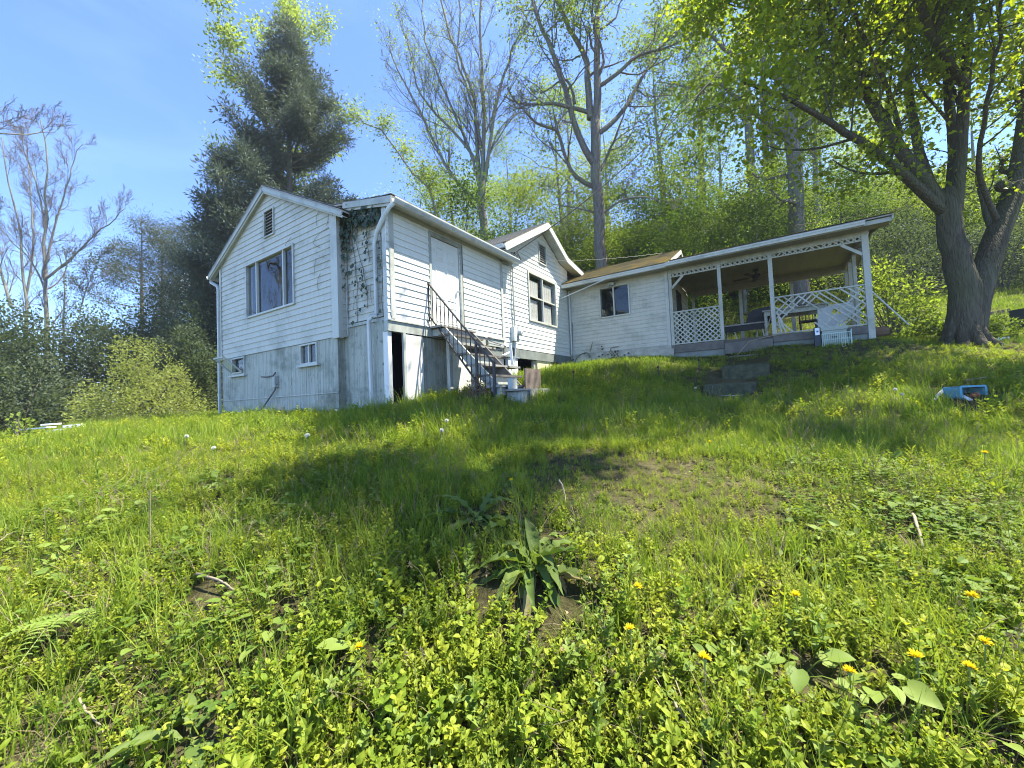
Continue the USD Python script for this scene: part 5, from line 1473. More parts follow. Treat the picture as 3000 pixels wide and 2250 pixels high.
for k, (r0, d0, lab) in enumerate(((16.4, 16.5, 'tall dark shrub on the slope seen just left of the maple trunk'), (20.8, 16.2, 'tall dark shrub at the right edge beyond the maple'), (18.2, 17.4, 'tall dark shrub on the slope seen right behind the maple fork'))):
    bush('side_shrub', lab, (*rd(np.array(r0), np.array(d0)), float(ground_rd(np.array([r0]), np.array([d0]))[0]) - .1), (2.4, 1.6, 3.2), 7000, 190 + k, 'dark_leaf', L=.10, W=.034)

# ---- wooded hillside: undergrowth behind the house as one mass
ur = np.random.default_rng(101)
und = []
for k in range(4):
    und.append(join([cluster(ur, 70, .45, .13, .045, DIAMOND, .9), ]))
N = 430
rr, dd_ = ur.uniform(-13, 34, N), 17.6 + 28 * ur.random(N) ** 1.25
X_, Y_ = (rd(rr, dd_)).T
ok = ~((X_ > -14) & (X_ < 3.4) & (Y_ < 18)) & ~((rr > 8) & (rr < 13) & (dd_ < 18))
pos, siz, pick = [], [], []
for x, y, d in zip(X_[ok], Y_[ok], dd_[ok]):
    w, h = ur.uniform(.8, 1.9), ur.uniform(1.0, 3.0) * (1.35 if d > 24 else 1)
    n_ = int(9 * w * h) + 5
    q = unit(ur.normal(size=(n_, 3))) * ur.uniform(.45, 1, (n_, 1)) ** .5
    q[:, 2] = np.abs(q[:, 2])
    q = q * [w, w, h] + [x, y, 0]
    q[:, 2] += float(ground_xy(x, y)) + .1
    pos.append(q); siz.append(ur.uniform(.6, 1.15, n_) * (1.25 if d > 26 else 1))
    pick.append(ur.integers(0, 2, n_) + (2 if ur.random() < .33 else 0))
pos, siz, pick = np.vstack(pos), np.concatenate(siz), np.concatenate(pick)
instancer('undergrowth', [('leaf_clump', u, M['under_leaf']) for u in und[:2]] + [('leaf_clump', u, M['spring_leaf']) for u in und[2:]], pos, quats(ur, len(pos), 'up', .4), siz, pick,
          label='dense spring undergrowth covering the slope behind the house', cat='undergrowth')

# ---- ivy on the narrow wall
iv = thing('ivy', 'dark ivy climbing the narrow wall and hanging under the lean-to eave', 'ivy', (-6.9, YI - .05, 3.2))
ir = np.random.default_rng(7)
strands = [[(-7.22, 3.3), (-7.2, 4.2), (-7.12, 5.0), (-7.15, 5.5)], [(-6.95, 3.2), (-6.92, 3.9), (-7.0, 4.6), (-7.05, 5.3)], [(-6.6, 3.4), (-6.65, 4.0), (-6.85, 4.6), (-6.9, 5.2)], [(-6.15, 2.2), (-6.14, 3.4), (-6.12, 4.4), (-6.2, 5.1)], [(-6.5, 4.3), (-6.55, 4.8), (-6.6, 5.2)], [(-7.25, 5.3), (-6.7, 5.22), (-6.2, 5.15)]]
sv = MB()
for s in strands:
    p, L = smooth_line([(x, YI - .04, z) for x, z in s], 12)
    sv.tube(p + ir.normal(0, .012, p.shape), .006, 5)
for k in range(14):
    x, z = ir.uniform(-7.2, -6.1), ir.uniform(3.3, 5.2)
    p, L = smooth_line([(x, YI - .04, z), (x + ir.normal(0, .08), YI - .05, z + .2), (x + ir.normal(0, .14), YI - .05, z + .4)], 8)
    sv.tube(p, .004, 4)
for k in range(6):   # bare runners on the gabled wing
    x, z = ir.uniform(-9.4, -7.5), ir.uniform(3.6, 5.6)
    p, L = smooth_line([(x, YA - .03, z), (x + ir.normal(0, .12), YA - .035, z + .15), (x + ir.normal(.1, .15), YA - .03, z + .35)], 8)
    sv.tube(p, .004, 4)
obj('stems', sv, M['vine_stem'], iv, kind='stuff')
pts = []
for k in range(300):
    u = ir.random()
    if u < .36:
        x, z = -7.30 + abs(ir.normal(0, .16)), 5.48 - abs(ir.normal(0, .42))
    elif u < .66:
        x = ir.uniform(-7.2, -6.1); z = 5.30 - (x + 7.2) * .12 + ir.normal(0, .09)
    elif u < .74:
        x = ir.uniform(-7.1, -5.9); z = 5.5 - (x + 7.2) * .19 + ir.normal(0, .05)
    else:
        s = strands[ir.integers(0, 5)]; i = ir.integers(0, len(s) - 1); t_ = ir.random()
        x, z = s[i][0] + (s[i + 1][0] - s[i][0]) * t_ + ir.normal(0, .05), s[i][1] + (s[i + 1][1] - s[i][1]) * t_
    pts.append((x, YI - .05 - ir.uniform(0, .10), z))
for p in pts:
    O = np.array([p])
    D = unit(np.array([[ir.normal(0, .5), -.25, -1]]))
    N_ = unit(np.array([[ir.normal(0, .35), -1, .4 + ir.normal(0, .3)]]))
    L = ir.uniform(.06, .11) * (1.45 if p[2] > 4.95 else 1)
    obj('leaf', leaves(LOBED, O, D, N_, L, L * .5), M['ivy'], iv)
vn = thing('creeper', 'small creeper with dark leaves at the foot of the back wing wall', 'creeper', (-5.4, 12.9, 2.6))
cv = MB()
for s in ([(-5.85, 2.5), (-5.6, 2.95), (-5.35, 3.02), (-5.2, 2.85)], [(-5.7, 2.5), (-5.4, 2.7), (-4.95, 2.72)], [(-5.2, 3.05), (-5.1, 3.35)], [(-4.4, 2.45), (-4.35, 2.8), (-4.5, 3.05), (-4.2, 3.1)], [(-5.86, 2.6), (-5.84, 3.6), (-5.80, 4.1)]):
    p, L = smooth_line([(x, YD - .07, z) for x, z in s], 10)
    cv.tube(p, .012, 5)
obj('stems', cv, M['vine_stem'], vn, kind='stuff')
for k in range(70):
    if ir.random() < .6:
        x, z = ir.uniform(-5.9, -5.1), 2.5 + abs(ir.normal(0, .18))
    else:
        x, z = -4.4 + ir.normal(0, .22), 2.85 + ir.normal(0, .12)
    L = ir.uniform(.06, .10)
    obj('leaf', leaves(LOBED, np.array([(x, YD - .08 - ir.uniform(0, .1), z)]), unit(np.array([[ir.normal(0, .6), -.3, -.5]])), unit(np.array([[ir.normal(0, .4), -1, .6]])), L, L * .5), M['ivy'], vn)
# ------------------------------------------------------------------ lawn and weeds
gr_ = np.random.default_rng(202)


def blades(rng, n, spread, h, w, lean=.5, segs=3):
    """A tuft of curved tapering blades."""
    O = np.concatenate([rng.normal(0, spread, (n, 2)), np.full((n, 1), -.015)], 1)
    a = rng.uniform(0, 2 * np.pi, n)
    d = np.stack([np.cos(a), np.sin(a), 0 * a], -1)
    s = np.stack([-np.sin(a), np.cos(a), 0 * a], -1)
    H = h * rng.uniform(.5, 1.15, n)
    B = lean * rng.uniform(.15, 1.0, n)
    W = w * rng.uniform(.7, 1.2, n)
    V, F = [], []
    for k in range(segs + 1):
        t = k / segs
        c = O + d * (H * B * t ** 1.8)[:, None] + np.array([0, 0, 1]) * (H * (t - .35 * B * t ** 2.2))[:, None]
        ww = W * (1 - t ** 1.7) * (.6 + .4 * min(1, t * 3))
        if k < segs:
            V += [c - s * ww[:, None], c + s * ww[:, None]]
        else:
            V += [c]
    V = np.stack(V, 1)
    for k in range(segs - 1):
        a_ = 2 * k
        F += [[a_, a_ + 1, a_ + 3], [a_, a_ + 3, a_ + 2]]
    a_ = 2 * (segs - 1)
    F += [[a_, a_ + 1, a_ + 2]]
    m = V.shape[1]
    return V.reshape(-1, 3), (np.array(F)[None] + np.arange(n)[:, None, None] * m).reshape(-1, 3)


def seed_stalks(rng, n, h):
    """Thin grass stalks with loose seed heads."""
    b = MB()
    for k in range(n):
        o = np.array([*rng.normal(0, .05, 2), 0])
        d = np.array([*rng.normal(0, .16, 2), 1.])
        H = h * rng.uniform(.7, 1.1)
        p, _ = smooth_line([o, o + d * H * .5, o + d * H + [*rng.normal(0, .04, 2), -.02]], 5)
        b.add(*tubes(p[None], np.linspace(.0016, .0008, 5)[None], 3, cap=False))
        m = 14
        t = rng.uniform(.72, 1, m)
        q = p[0] + (p[-1] - p[0]) * t[:, None]
        D = unit(rng.normal(0, .7, (m, 3)) + [0, 0, .8])
        b.add(*leaves(DIAMOND, q, D, rand_dirs(rng, m), .016, .0022))
    return b.arrays()


def herb(rng, h, pairs, L, W, tpl=OVAL, stems=3, rise=.5):
    """Upright stems with opposite leaves, smaller towards the tip."""
    b = MB()
    for s in range(stems):
        o = np.array([*rng.normal(0, .035, 2), -.01])
        d = unit(np.array([*rng.normal(0, .28, 2), 1.]))
        H = h * rng.uniform(.6, 1.1)
        p = np.array([o, o + d * H * .5 + [*rng.normal(0, .01, 2), 0], o + d * H])
        b.add(*tubes(p[None], np.array([[.0022, .0018, .001]]), 3, cap=False))
        a0 = rng.uniform(0, 6.28)
        O, D, N, S = [], [], [], []
        for k in range(pairs):
            t = .25 + .75 * (k + .5) / pairs
            q = p[0] + (p[2] - p[0]) * t
            a = a0 + k * 1.57 + rng.normal(0, .3)
            for sg in (0, math.pi):
                dd = np.array([math.cos(a + sg), math.sin(a + sg), rise * rng.uniform(.3, 1.3) + .6 * t])
                O.append(q); D.append(dd); N.append([*rng.normal(0, .3, 2), 1.]); S.append((1.1 - .55 * t) * rng.uniform(.75, 1.2))
        S = np.array(S)
        D = unit(np.array(D))
        N = np.array(N) - D * (np.sum(np.array(N) * D, 1)[:, None]) * .6
        b.add(*leaves(tpl, np.array(O), D, N, L * S, W * S))
    return b.arrays()


def rosette(rng, n, L, W, tpl=LOBED, hgt=.10, stalk=True):
    """Broad leaves on stalks from one root."""
    a = np.arange(n) * 2.4 + rng.normal(0, .3, n)
    out = np.stack([np.cos(a), np.sin(a), 0 * a], -1)
    R = rng.uniform(.02, .10, n)
    O = out * R[:, None] + np.array([0, 0, 1]) * (hgt * rng.uniform(.4, 1.2, n))[:, None]
    D = unit(out + np.array([0, 0, 1]) * rng.normal(.05, .3, n)[:, None])
    N = unit(rng.normal(0, .35, (n, 3)) + [0, 0, 1])
    s = rng.uniform(.6, 1.15, n)
    b = MB().add(*leaves(tpl, O, D, N, L * s, W * s))
    if stalk:
        P = np.stack([np.zeros((n, 3)), O * [.6, .6, .7], O], 1)
        b.add(*tubes(P, np.full((n, 3), .0016), 3, cap=False))
    return b.arrays()


def clover(rng, n):
    b = MB()
    for k in range(n):
        o = np.array([*rng.normal(0, .07, 2), rng.uniform(.03, .09)])
        a0 = rng.uniform(0, 6.28)
        a = a0 + np.arange(3) * 2.094
        D = np.stack([np.cos(a), np.sin(a), np.full(3, .25)], -1)
        N = np.tile([*rng.normal(0, .2, 2), 1.], (3, 1))
        b.add(*leaves(OVAL, np.tile(o, (3, 1)), unit(D), N, np.full(3, .016) * rng.uniform(.8, 1.3), .008))
    return b.arrays()


CLEAR = [(on_ground(1570, 1690), .30), (on_ground(1400, 1540), .2), (on_ground(640, 1420), .2), (on_ground(2390, 1690), .12), (on_ground(2350, 1990), .12), (on_ground(2560, 2060), .12), (on_ground(800, 1900), .1), (on_ground(2850, 2180), .1), (on_ground(560, 2190), .14), (on_ground(190, 1880), .1),
         (on_ground(1080, 1960), .1), (on_ground(645, 1745), .16), (on_ground(2690, 1580), .12), (on_ground(2850, 1168), .34), (on_ground(2850, 1190), .30), (on_ground(2845, 1215), .25), (np.array([-1.05, 9.3]), .38), (np.array([-.5, 9.35]), .38), (np.array([-.75, 8.95]), .32), (np.array([-1.15, 10.5]), .25)]


def spread_points(n_per_m2, r0, r1, d0, d1, dens=None, jitter=None):
    """Random ground points in a wedge in front of the camera; dens(r, d) from 0 to 1 thins them."""
    w = (r1 - r0) * (d1 - d0)
    n = int(w * n_per_m2)
    r, d = gr_.uniform(r0, r1, n), gr_.uniform(d0, d1, n)
    k = np.abs(r) < 1.55 * d + 1.2
    if dens is not None:
        k &= gr_.random(n) < dens(r, d)
    r, d = r[k], d[k]
    xy = rd(r, d)
    x, y = xy.T
    inside = ((x > -12.9) & (x < -7.3) & (y > 4.72)) | ((x > -7.4) & (x < -5.9) & (y > 4.9)) | ((x > -5.99) & (x < 2.2) & (y > 12.85) & (y < 17)) | ((x > -1.36) & (x < -.26) & (y > 9.5) & (y < 11.2)) | ((x > -1.05) & (x < -.02) & (y > 10.6) & (y < 12.1)) | ((x > -4.35) & (x < -3.84) & (y > 6.2) & (y < 7.3)) | (np.hypot(x - mb[0], y - mb[1]) < .45)
    for c_, R_ in CLEAR:
        inside |= (np.hypot(x - c_[0], y - c_[1]) < R_) & (gr_.random(len(x)) < .85)
    r, d, x, y = r[~inside], d[~inside], x[~inside], y[~inside]
    return r, d, np.stack([x, y, ground_rd(r, d)], -1)


def noise2(r, d, s, seed):
    return meshkit.fbm(np.stack([r * s + 31, d * s + 17, 0 * r], -1), 3, seed)


def bare(r, d):
    """1 in the thin patch of litter and moss, 0 elsewhere."""
    e = .72 * np.exp(-(((r - .95) / .85) ** 2 + ((d - 3.3) / .55) ** 2) ** 2)
    e2 = np.exp(-(((r - 1.9) / .6) ** 2 + ((d - 2.5) / .4) ** 2)) * .6
    return np.clip(e * 1.1 + e2, 0, 1) * np.clip(.55 + .9 * noise2(r, d, 1.9, 77), 0, 1)


def lush(r, d):
    """1 in the yellow-green leafy bank at the bottom of the picture."""
    edge = 1.75 + .22 * np.sin(r * 2.3 + 1) + .45 * np.exp(-((r + .45) / .5) ** 2)
    return np.clip((edge - d) / .45, 0, 1) * np.clip((r + 1.2) / .5, .15, 1) * np.where(r > .9, .6, 1)


def low(p):
    """Shorter grass close to the porch, the steps, the back wing and the maple."""
    x, y = p[:, 0], p[:, 1]
    f = np.clip((12.9 - y) / 2.6, .38, 1)
    f = np.where(x < -6.0, np.clip((YI - .1 - y) / 1.2, .55, 1), f)
    f = np.minimum(f, np.clip(np.hypot(x + .7, (y - 10.4) * .7) / 1.9, .45, 1))
    f = np.where(y > 13.2, .6, f)
    r, d = to_rd(x, y)
    return f * (1 - .62 * np.exp(-(((r - .85) / 1.1) ** 2 + ((d - 3.0) / .9) ** 2) ** 2))


def put(name, protos, pts, scale, label, cat, tilt=.18, idx=None):
    n = len(pts)
    if name != 'grass':
        scale = scale * low(pts)
    instancer(name, protos, pts, quats(gr_, n, 'up', tilt), scale, gr_.integers(0, len(protos), n) if idx is None else idx, label=label, cat=cat)


tuft = [('grass_tuft', blades(gr_, 26, .05, .20, .0026, .7), M['grass']) for _ in range(3)] + [('grass_tuft', blades(gr_, 18, .04, .30, .003, .8), M['grass']) for _ in range(2)]
# grass, finer and closer near the camera
r, d, p = spread_points(230, -7, 7, .85, 4.6, lambda r, d: np.clip((.34 + .95 * noise2(r, d, .9, 3) ** 1.2) * (1 - .93 * bare(r, d)) * (1 - .5 * lush(r, d)), 0, 1))
put('grass', tuft, p, low(p) * gr_.uniform(.4, .9, len(p)) * np.where(noise2(r, d, .5, 8) > .5, 1.1, .8), 'fine green grass growing over the bank nearest the camera', 'grass')
tuft2 = [('grass_tuft', blades(gr_, n__, s_, h_, w_, l_), M['grass']) for n__, s_, h_, w_, l_ in ((34, .12, .24, .004, .7), (30, .09, .30, .0055, .6), (22, .10, .20, .0075, 1.2), (26, .06, .40, .005, .8), (16, .12, .17, .009, 1.5))] + [('dry_tuft', blades(gr_, 14, .09, .26, .004, 1.2), M['straw'])]
r, d, p = spread_points(105, -16, 14, 4.4, 10.5, lambda r, d: np.clip(.45 + .9 * noise2(r, d, .6, 3), 0, 1) * (1 - .8 * bare(r, d)))
put('grass', tuft2, p, gr_.uniform(.6, 1.15, len(p)) * (.35 + 1.05 * noise2(r, d, .9, 8) ** 1.3) * low(p), 'longer lawn grass between the bank and the house', 'grass')
tuft3 = [('grass_tuft', blades(gr_, 40, .22, .30, .008, .7), M['grass']) for _ in range(4)]
r, d, p = spread_points(34, -24, 22, 10.3, 20, lambda r, d: np.clip(.5 + .8 * noise2(r, d, .5, 3), 0, 1))
put('grass', tuft3, p, gr_.uniform(.6, 1.1, len(p)) * low(p), 'rough grass round the house and up the slope on the right', 'grass')
# stalks with seed heads
stk = [('seed_stalk', seed_stalks(gr_, 7, .50), M['straw' if k == 2 else 'grass']) for k in range(3)]
r, d, p = spread_points(16, -12, 9, 1.1, 11, lambda r, d: np.clip(noise2(r, d, .7, 5) * 1.6 - .4, 0, 1) * (1 - bare(r, d)))
put('grass_stalks', stk, p, gr_.uniform(.5, 1.0, len(p)) * np.where(d > 4, 1, .75), 'thin seed stalks standing above the grass', 'grass stalks')
# leafy weeds
hb1 = [('leafy_weed', herb(gr_, h_, n__, l_, w_, OVAL, s_, r_), M[m_]) for h_, n__, l_, w_, s_, r_, m_ in ((.24, 6, .042, .012, 3, .5, 'herb'), (.20, 6, .036, .011, 4, .7, 'herb'), (.26, 5, .056, .017, 2, .35, 'herb'), (.17, 4, .048, .019, 3, .2, 'herb'),
                                                                                                          (.22, 5, .066, .019, 1, .4, 'broad'), (.28, 7, .038, .009, 2, .8, 'herb_dark'), (.15, 4, .030, .012, 5, .4, 'herb'))]
dw = [('dead_stem', seed_stalks(gr_, 3, .30), M['straw']) for _ in range(2)]
r, d, p = spread_points(26, -4, 4.2, .85, 4.4, lambda r, d: np.clip(noise2(r, d, 1.3, 52) * 1.8 - .4, 0, 1))
put('dead_stems', dw, p, gr_.uniform(.5, 1.1, len(p)), 'thin dead stems and dried stalks among the near weeds', 'dead stems', .55)
r, d, p = spread_points(560, -4, 4.2, .85, 3.4, lambda r, d: np.clip(lush(r, d) * (.65 + 1.1 * noise2(r, d, 1.6, 12)), 0, 1) * (1 - .95 * bare(r, d)))
put('leafy_weeds', hb1, p, gr_.uniform(.45, .95, len(p)) * (.6 + .85 * noise2(r, d, 1.4, 61)), 'bright yellow green leafy weeds massed along the bottom of the bank', 'weeds', .3)
hb2 = [('low_weed', herb(gr_, .13, 5, .034, .010, stems=4), M['herb_dark']) for _ in range(4)]
hb2 += [('low_weed', herb(gr_, .10, 4, .026, .011, OVAL, 5, .3), M['herb' if k == 1 else 'herb_dark']) for k in range(3)]
r, d, p = spread_points(300, -8, 8, .9, 5.0, lambda r, d: np.clip(.22 + 1.1 * noise2(r, d, .8, 15) - .1 + .2 * (r > .8), 0, 1) * (1 - .55 * lush(r, d)) * (1 - .80 * bare(r, d)))
put('low_weeds', hb2, p, gr_.uniform(.5, 1.1, len(p)), 'low mid green weeds mixed through the near grass', 'weeds', .3)
hb3 = [('low_weed', herb(gr_, .20, 5, .06, .018, DIAMOND, 5), M['herb_dark' if k else 'herb']) for k in range(4)]
r, d, p = spread_points(46, -14, 12, 4.6, 12, lambda r, d: np.clip(noise2(r, d, .5, 18) * 1.7 - .35, 0, 1))
put('low_weeds', hb3, p, gr_.uniform(.7, 1.4, len(p)), 'patches of leafy weeds in the lawn further up', 'weeds', .3)
lw = [('lance_weed', herb(gr_, .28, 8, .085, .008, OVAL, 1, .9), M['herb_dark' if k % 2 else 'broad']) for k in range(4)]
r, d, p = spread_points(7, -6, 6, 1.3, 6, lambda r, d: np.clip(noise2(r, d, .9, 22) * 2 - .5, 0, 1) * (1 - .9 * bare(r, d)))
put('lance_weeds', lw, p, gr_.uniform(.6, 1.2, len(p)), 'upright narrow-leaved weeds scattered over the bank', 'weeds', .2)
br = [('broad_weed', rosette(gr_, 6, .048, .020, HEART, .07), M['broad']) for _ in range(4)]
r, d, p = spread_points(55, -4, 4.5, .95, 3.6, lambda r, d: np.clip(noise2(r, d, 1.1, 25) * 2.2 - .6, 0, 1) * (1 - bare(r, d)) * np.clip(1.2 - .35 * np.abs(d - 1.6), .1, 1))
put('broad_weeds', br, p, gr_.uniform(.5, 1.25, len(p)), 'broad lobed weed leaves among the small ones', 'weeds', .3)
clo = [('clover_patch', clover(gr_, 26), M['clover']) for _ in range(3)]
r, d, p = spread_points(100, -6, 7, 1.0, 5.0, lambda r, d: .6 * np.clip(noise2(r, d, .9, 28) * 2.6 - 1.15 + .2 * (r > 1.0) * (d > 1.7), 0, 1) * (1 - .75 * bare(r, d)))
put('clover', clo, p, gr_.uniform(.7, 1.3, len(p)), 'low clover carpeting the right side of the bank', 'clover', .15)
# litter
lit = [('straw', blades(gr_, 12, .09, .12, .0016, 2.6), M['straw']) for _ in range(3)]
r, d, p = spread_points(170, -6, 6, .9, 5.0, lambda r, d: np.clip(.17 + bare(r, d) * .9 + np.clip(noise2(r, d, 1.2, 33) * 2 - 1.15, 0, .5), 0, 1))
put('dry_straw', lit, p, gr_.uniform(.6, 1.2, len(p)), 'dry straw and dead stalks matted in the thin patch', 'straw', .5)
dlf = [('dead_leaf', leaves(OVAL, np.zeros((1, 3)), np.array([[1., 0, .1]]), np.array([[0, .2, 1.]]), .06, .017), M['dead_leaf'])]
r, d, p = spread_points(26, -6, 6, .9, 5.5, lambda r, d: np.clip(.12 + bare(r, d), 0, 1))
p[:, 2] += .015
put('dead_leaves', dlf, p, gr_.uniform(.5, 1.2, len(p)), 'curled brown leaves lying on the bank', 'dead leaves', .5)
mo = [('moss_tuft', blades(gr_, 50, .10, .03, .002, 1.0, 2), M['herb_dark']) for _ in range(2)]
r, d, p = spread_points(150, -1.5, 3, 2.6, 4.8, lambda r, d: bare(r, d) * np.clip(noise2(r, d, 1.5, 41) * 2.2 - .5, 0, 1))
put('moss', mo, p, gr_.uniform(.7, 1.4, len(p)), 'short moss and sprouts greening the thin patch', 'moss')

# ---- plants one can count
def dock(label, p, n, L, seed, dry=.25):
    rng = np.random.default_rng(seed)
    p = np.array([p[0], p[1], float(ground_xy(p[0], p[1]))])
    t = thing('dock_plant', label, 'plant', p)
    for k in range(n):
        a = k * 2.4 + rng.normal(0, .25)
        rise = rng.uniform(.05, 1.5) if k > n * .35 else rng.uniform(-.15, .3)
        d = unit(np.array([math.cos(a), math.sin(a), rise]))
        LL = L * rng.uniform(.65, 1.15)
        W = LL * rng.uniform(.085, .125)
        s = unit(np.cross([0, 0, 1.], d))
        nrm = np.cross(d, s)
        m, bend = 14, rng.uniform(.3, 1.6)
        V, F = [], []
        ph, bow, fold = rng.uniform(0, 6), rng.normal(0, 1.1), rng.uniform(.25, .9)
        for i in range(m):
            q = i / (m - 1)
            stalk = .22
            c = p + d * LL * q - np.array([0, 0, 1]) * bend * LL * q ** 2.4 * .6 + [0, 0, .02]
            w = W * (.10 if q < stalk * .7 else math.sin(math.pi * min(1, max(.06, (q - stalk * .6) / (1 - stalk * .6))) ** .8) ** .75 if q < 1 else 0)
            wob = .28 * W * math.sin(q * 30 + ph)
            c = c + s * (LL * .22 * bow * q * q)
            V += [c - s * w + nrm * (w * fold + wob), c, c + s * w + nrm * (w * fold - wob)]
        for i in range(m - 1):
            b_ = 3 * i
            F += [[b_, b_ + 1, b_ + 4], [b_, b_ + 4, b_ + 3], [b_ + 1, b_ + 2, b_ + 5], [b_ + 1, b_ + 5, b_ + 4]]
        obj('leaf', (np.array(V), np.array(F)), M['dock_dry' if rng.random() < dry and k < n * .5 else 'dock'], t, smooth=True)
    return t


dock('big dock plant with long leaves, some browned, in the middle of the bank', on_ground(1570, 1690), 34, .29, 301)
dock('smaller dock plant up left of the big one', on_ground(1400, 1540), 15, .30, 302, .05)
dock('dock plant half in shade by the left of the bank', on_ground(640, 1420), 11, .30, 303, .05)
dock('dock plant at the bottom left edge of the photo', on_ground(560, 2190), 9, .26, 304, .15)
dock('small dock plant by the upper rim of the thin patch', on_ground(1600, 1265), 9, .26, 305, .05)
dock('narrow leaved dock in the clover on the right', on_ground(2390, 1690), 8, .17, 306, .0)


def rosette_weed(label, p, n, L, seed):
    rng = np.random.default_rng(seed)
    p = np.array([p[0], p[1], float(ground_xy(p[0], p[1]))])
    t = thing('broad_leaved_weed', label, 'plant', p)
    for k in range(n):
        a = k * 2.4 + rng.normal(0, .3)
        R, h = rng.uniform(.02, .12), rng.uniform(.03, .12)
        o = p + [math.cos(a) * R, math.sin(a) * R, h]
        D = unit(np.array([[math.cos(a), math.sin(a), rng.normal(-.05, .25)]]))
        N = unit(np.array([[*rng.normal(0, .3, 2), 1.]]))
        l_ = L * rng.uniform(.6, 1.2)
        b = MB().add(*leaves(HEART, np.array([o]), D, N, l_, l_ * .42))
        b.add(*tubes(np.array([[p, p * .4 + o * .6 + [0, 0, .01], o]]), np.full((1, 3), .002), 3))
        obj('leaf', b, M['broad'], t, smooth=True)


rosette_weed('broad lobed weed low in the right of the bank', on_ground(2350, 1990), 8, .062, 311)
rosette_weed('broad lobed weed right of the lowest dandelion row', on_ground(2560, 2060), 8, .07, 312)
rosette_weed('broad pale weed among the yellow green herbs lower left', on_ground(800, 1900), 9, .06, 313)
rosette_weed('broad weed at the bottom right of the photo', on_ground(2850, 2180), 7, .06, 314)
rosette_weed('broad weed in the herbs left of the fallen stick', on_ground(1080, 1960), 8, .055, 315)
# fern
fp = on_ground(190, 1880)
fn = thing('fern', 'small fern frond among the weeds at the lower left', 'fern', fp)
for j, (ax_, L) in enumerate(((unit(R2 * .25 - F2 * .6), .26), (unit(R2 * .8 - F2 * .1), .2), (unit(-R2 * .5 - F2 * .4), .2))):
    d = np.append(ax_, .35)
    s = np.append([-ax_[1], ax_[0]], 0)
    for k in range(11):
        t = k / 11
        o = fp + [0, 0, .10] + d * L * t + np.array([0, 0, -.5 * L * t * t])
        for sg in (1, -1):
            D = unit((s * sg + d * .25)[None])
            w = .075 * (1 - .8 * t) + .008
            obj('leaf', leaves(OVAL, o[None], D, np.array([[0, 0, 1.]]), w, w * .16), M['fern'], fn)
    obj('stem', MB().tube([fp, fp + [0, 0, .10], fp + [0, 0, .10] + d * L * .5 + [0, 0, -.12 * L], fp + [0, 0, .10] + d * L + [0, 0, -.5 * L]], .0018, 4), M['stem'], fn)

# dandelions: one built, the rest copies
def dandelion(label, loc):
    rng = np.random.default_rng(77)
    t = thing('dandelion', label, 'flower', loc)
    o = np.array(loc, float)
    top = o + [.01, 0, .15]
    obj('stalk', MB().tube([o + [0, 0, -.04], o + [.004, 0, .07], top], .0022, 5), M['stem'], t)
    n = 46
    a = rng.uniform(0, 6.283, n)
    e = rng.uniform(.05, 1.1, n)
    D = np.stack([np.cos(a) * np.cos(e), np.sin(a) * np.cos(e), np.sin(e)], -1)
    obj('petals', leaves(DIAMOND, np.tile(top, (n, 1)), D, rand_dirs(rng, n) * .4 + [0, 0, 1], .021, .0026), M['petal'], t)
    obj('calyx', MB().add(*lathe(top, [(0, -.012), (.006, -.008), (.007, 0), (0, .002)], 8)), M['stem'], t)
    return t


DP = [(1868, 1795, 'dandelion between the big dock plant and the clover'), (2068, 2040, 'dandelion in the herbs below the middle of the bank'), (1856, 1930, 'dandelion just below the one by the dock plant'), (1505, 1447, 'dandelion above the big dock plant, by the thin patch'),
      (2855, 1838, 'dandelion high on the right with a leaf below it'), (2885, 1975, 'dandelion below the one on the right'), (2845, 2045, 'dandelion near the right bottom, lower of a pair'), (2706, 2052, 'dandelion lying low in the right grass'), (2350, 1832, 'small dandelion among the clover'),
      (1063, 1975, 'dandelion in the lower left herbs'), (2080, 1320, 'dandelion up beside the thin patch on the right'), (2885, 1372, 'dandelion far up at the right edge'), (2500, 2070, 'dandelion by the broad weed at the bottom')]
dproto = None
for k, (x, y, lab) in enumerate(DP):
    q = on_ground(x, y + 60 / max(1, (on_ground(x, y) - EYE) @ FW))
    if dproto is None:
        dproto = dandelion(lab, q)
    else:
        copy_of(dproto, 'dandelion', q, k * 67 % 360, .85 + .3 * ((k * 37) % 10) / 10, lab, 'flower')
# white seed clocks
def clock(label, loc):
    rng = np.random.default_rng(79)
    t = thing('dandelion_clock', label, 'flower', loc)
    o = np.array(loc, float)
    top = o + [.02, .01, .30]
    obj('stalk', MB().tube([o, o + [.004, .006, .15], top], .0022, 5), M['stem'], t)
    n = 90
    D = rand_dirs(rng, n)
    obj('seed_head', leaves(DIAMOND, np.tile(top, (n, 1)), D, rand_dirs(rng, n), .024, .0035), M['white_petal'], t)
    return t


KP = [(1306, 1255, 'white seed clock right of the lawn middle'), (540, 1300, 'white seed clock in the lawn on the left'), (900, 1310, 'white seed clock left of the shade band'), (630, 1330, 'white seed clock low on the left lawn'), (2650, 1165, 'pair of white flower heads in the shade, right one'), (2625, 1158, 'pair of white flower heads in the shade, left one'),
      (985, 1215, 'white flower head by the foot of the ivy wall'), (1290, 1285, 'small white seed clock below its taller neighbour'), (2040, 1150, 'white flower before the concrete steps')]
kproto = None
for k, (x, y, lab) in enumerate(KP):
    q = on_ground(x, y)
    dep = (q - EYE) @ FW
    q = on_ground(x, min(y + 330 / dep, 2200))
    if kproto is None:
        kproto = clock(lab, q)
    else:
        copy_of(kproto, 'dandelion_clock', q, k * 53 % 360, .9 + .2 * (k % 3) / 2, lab, 'flower')
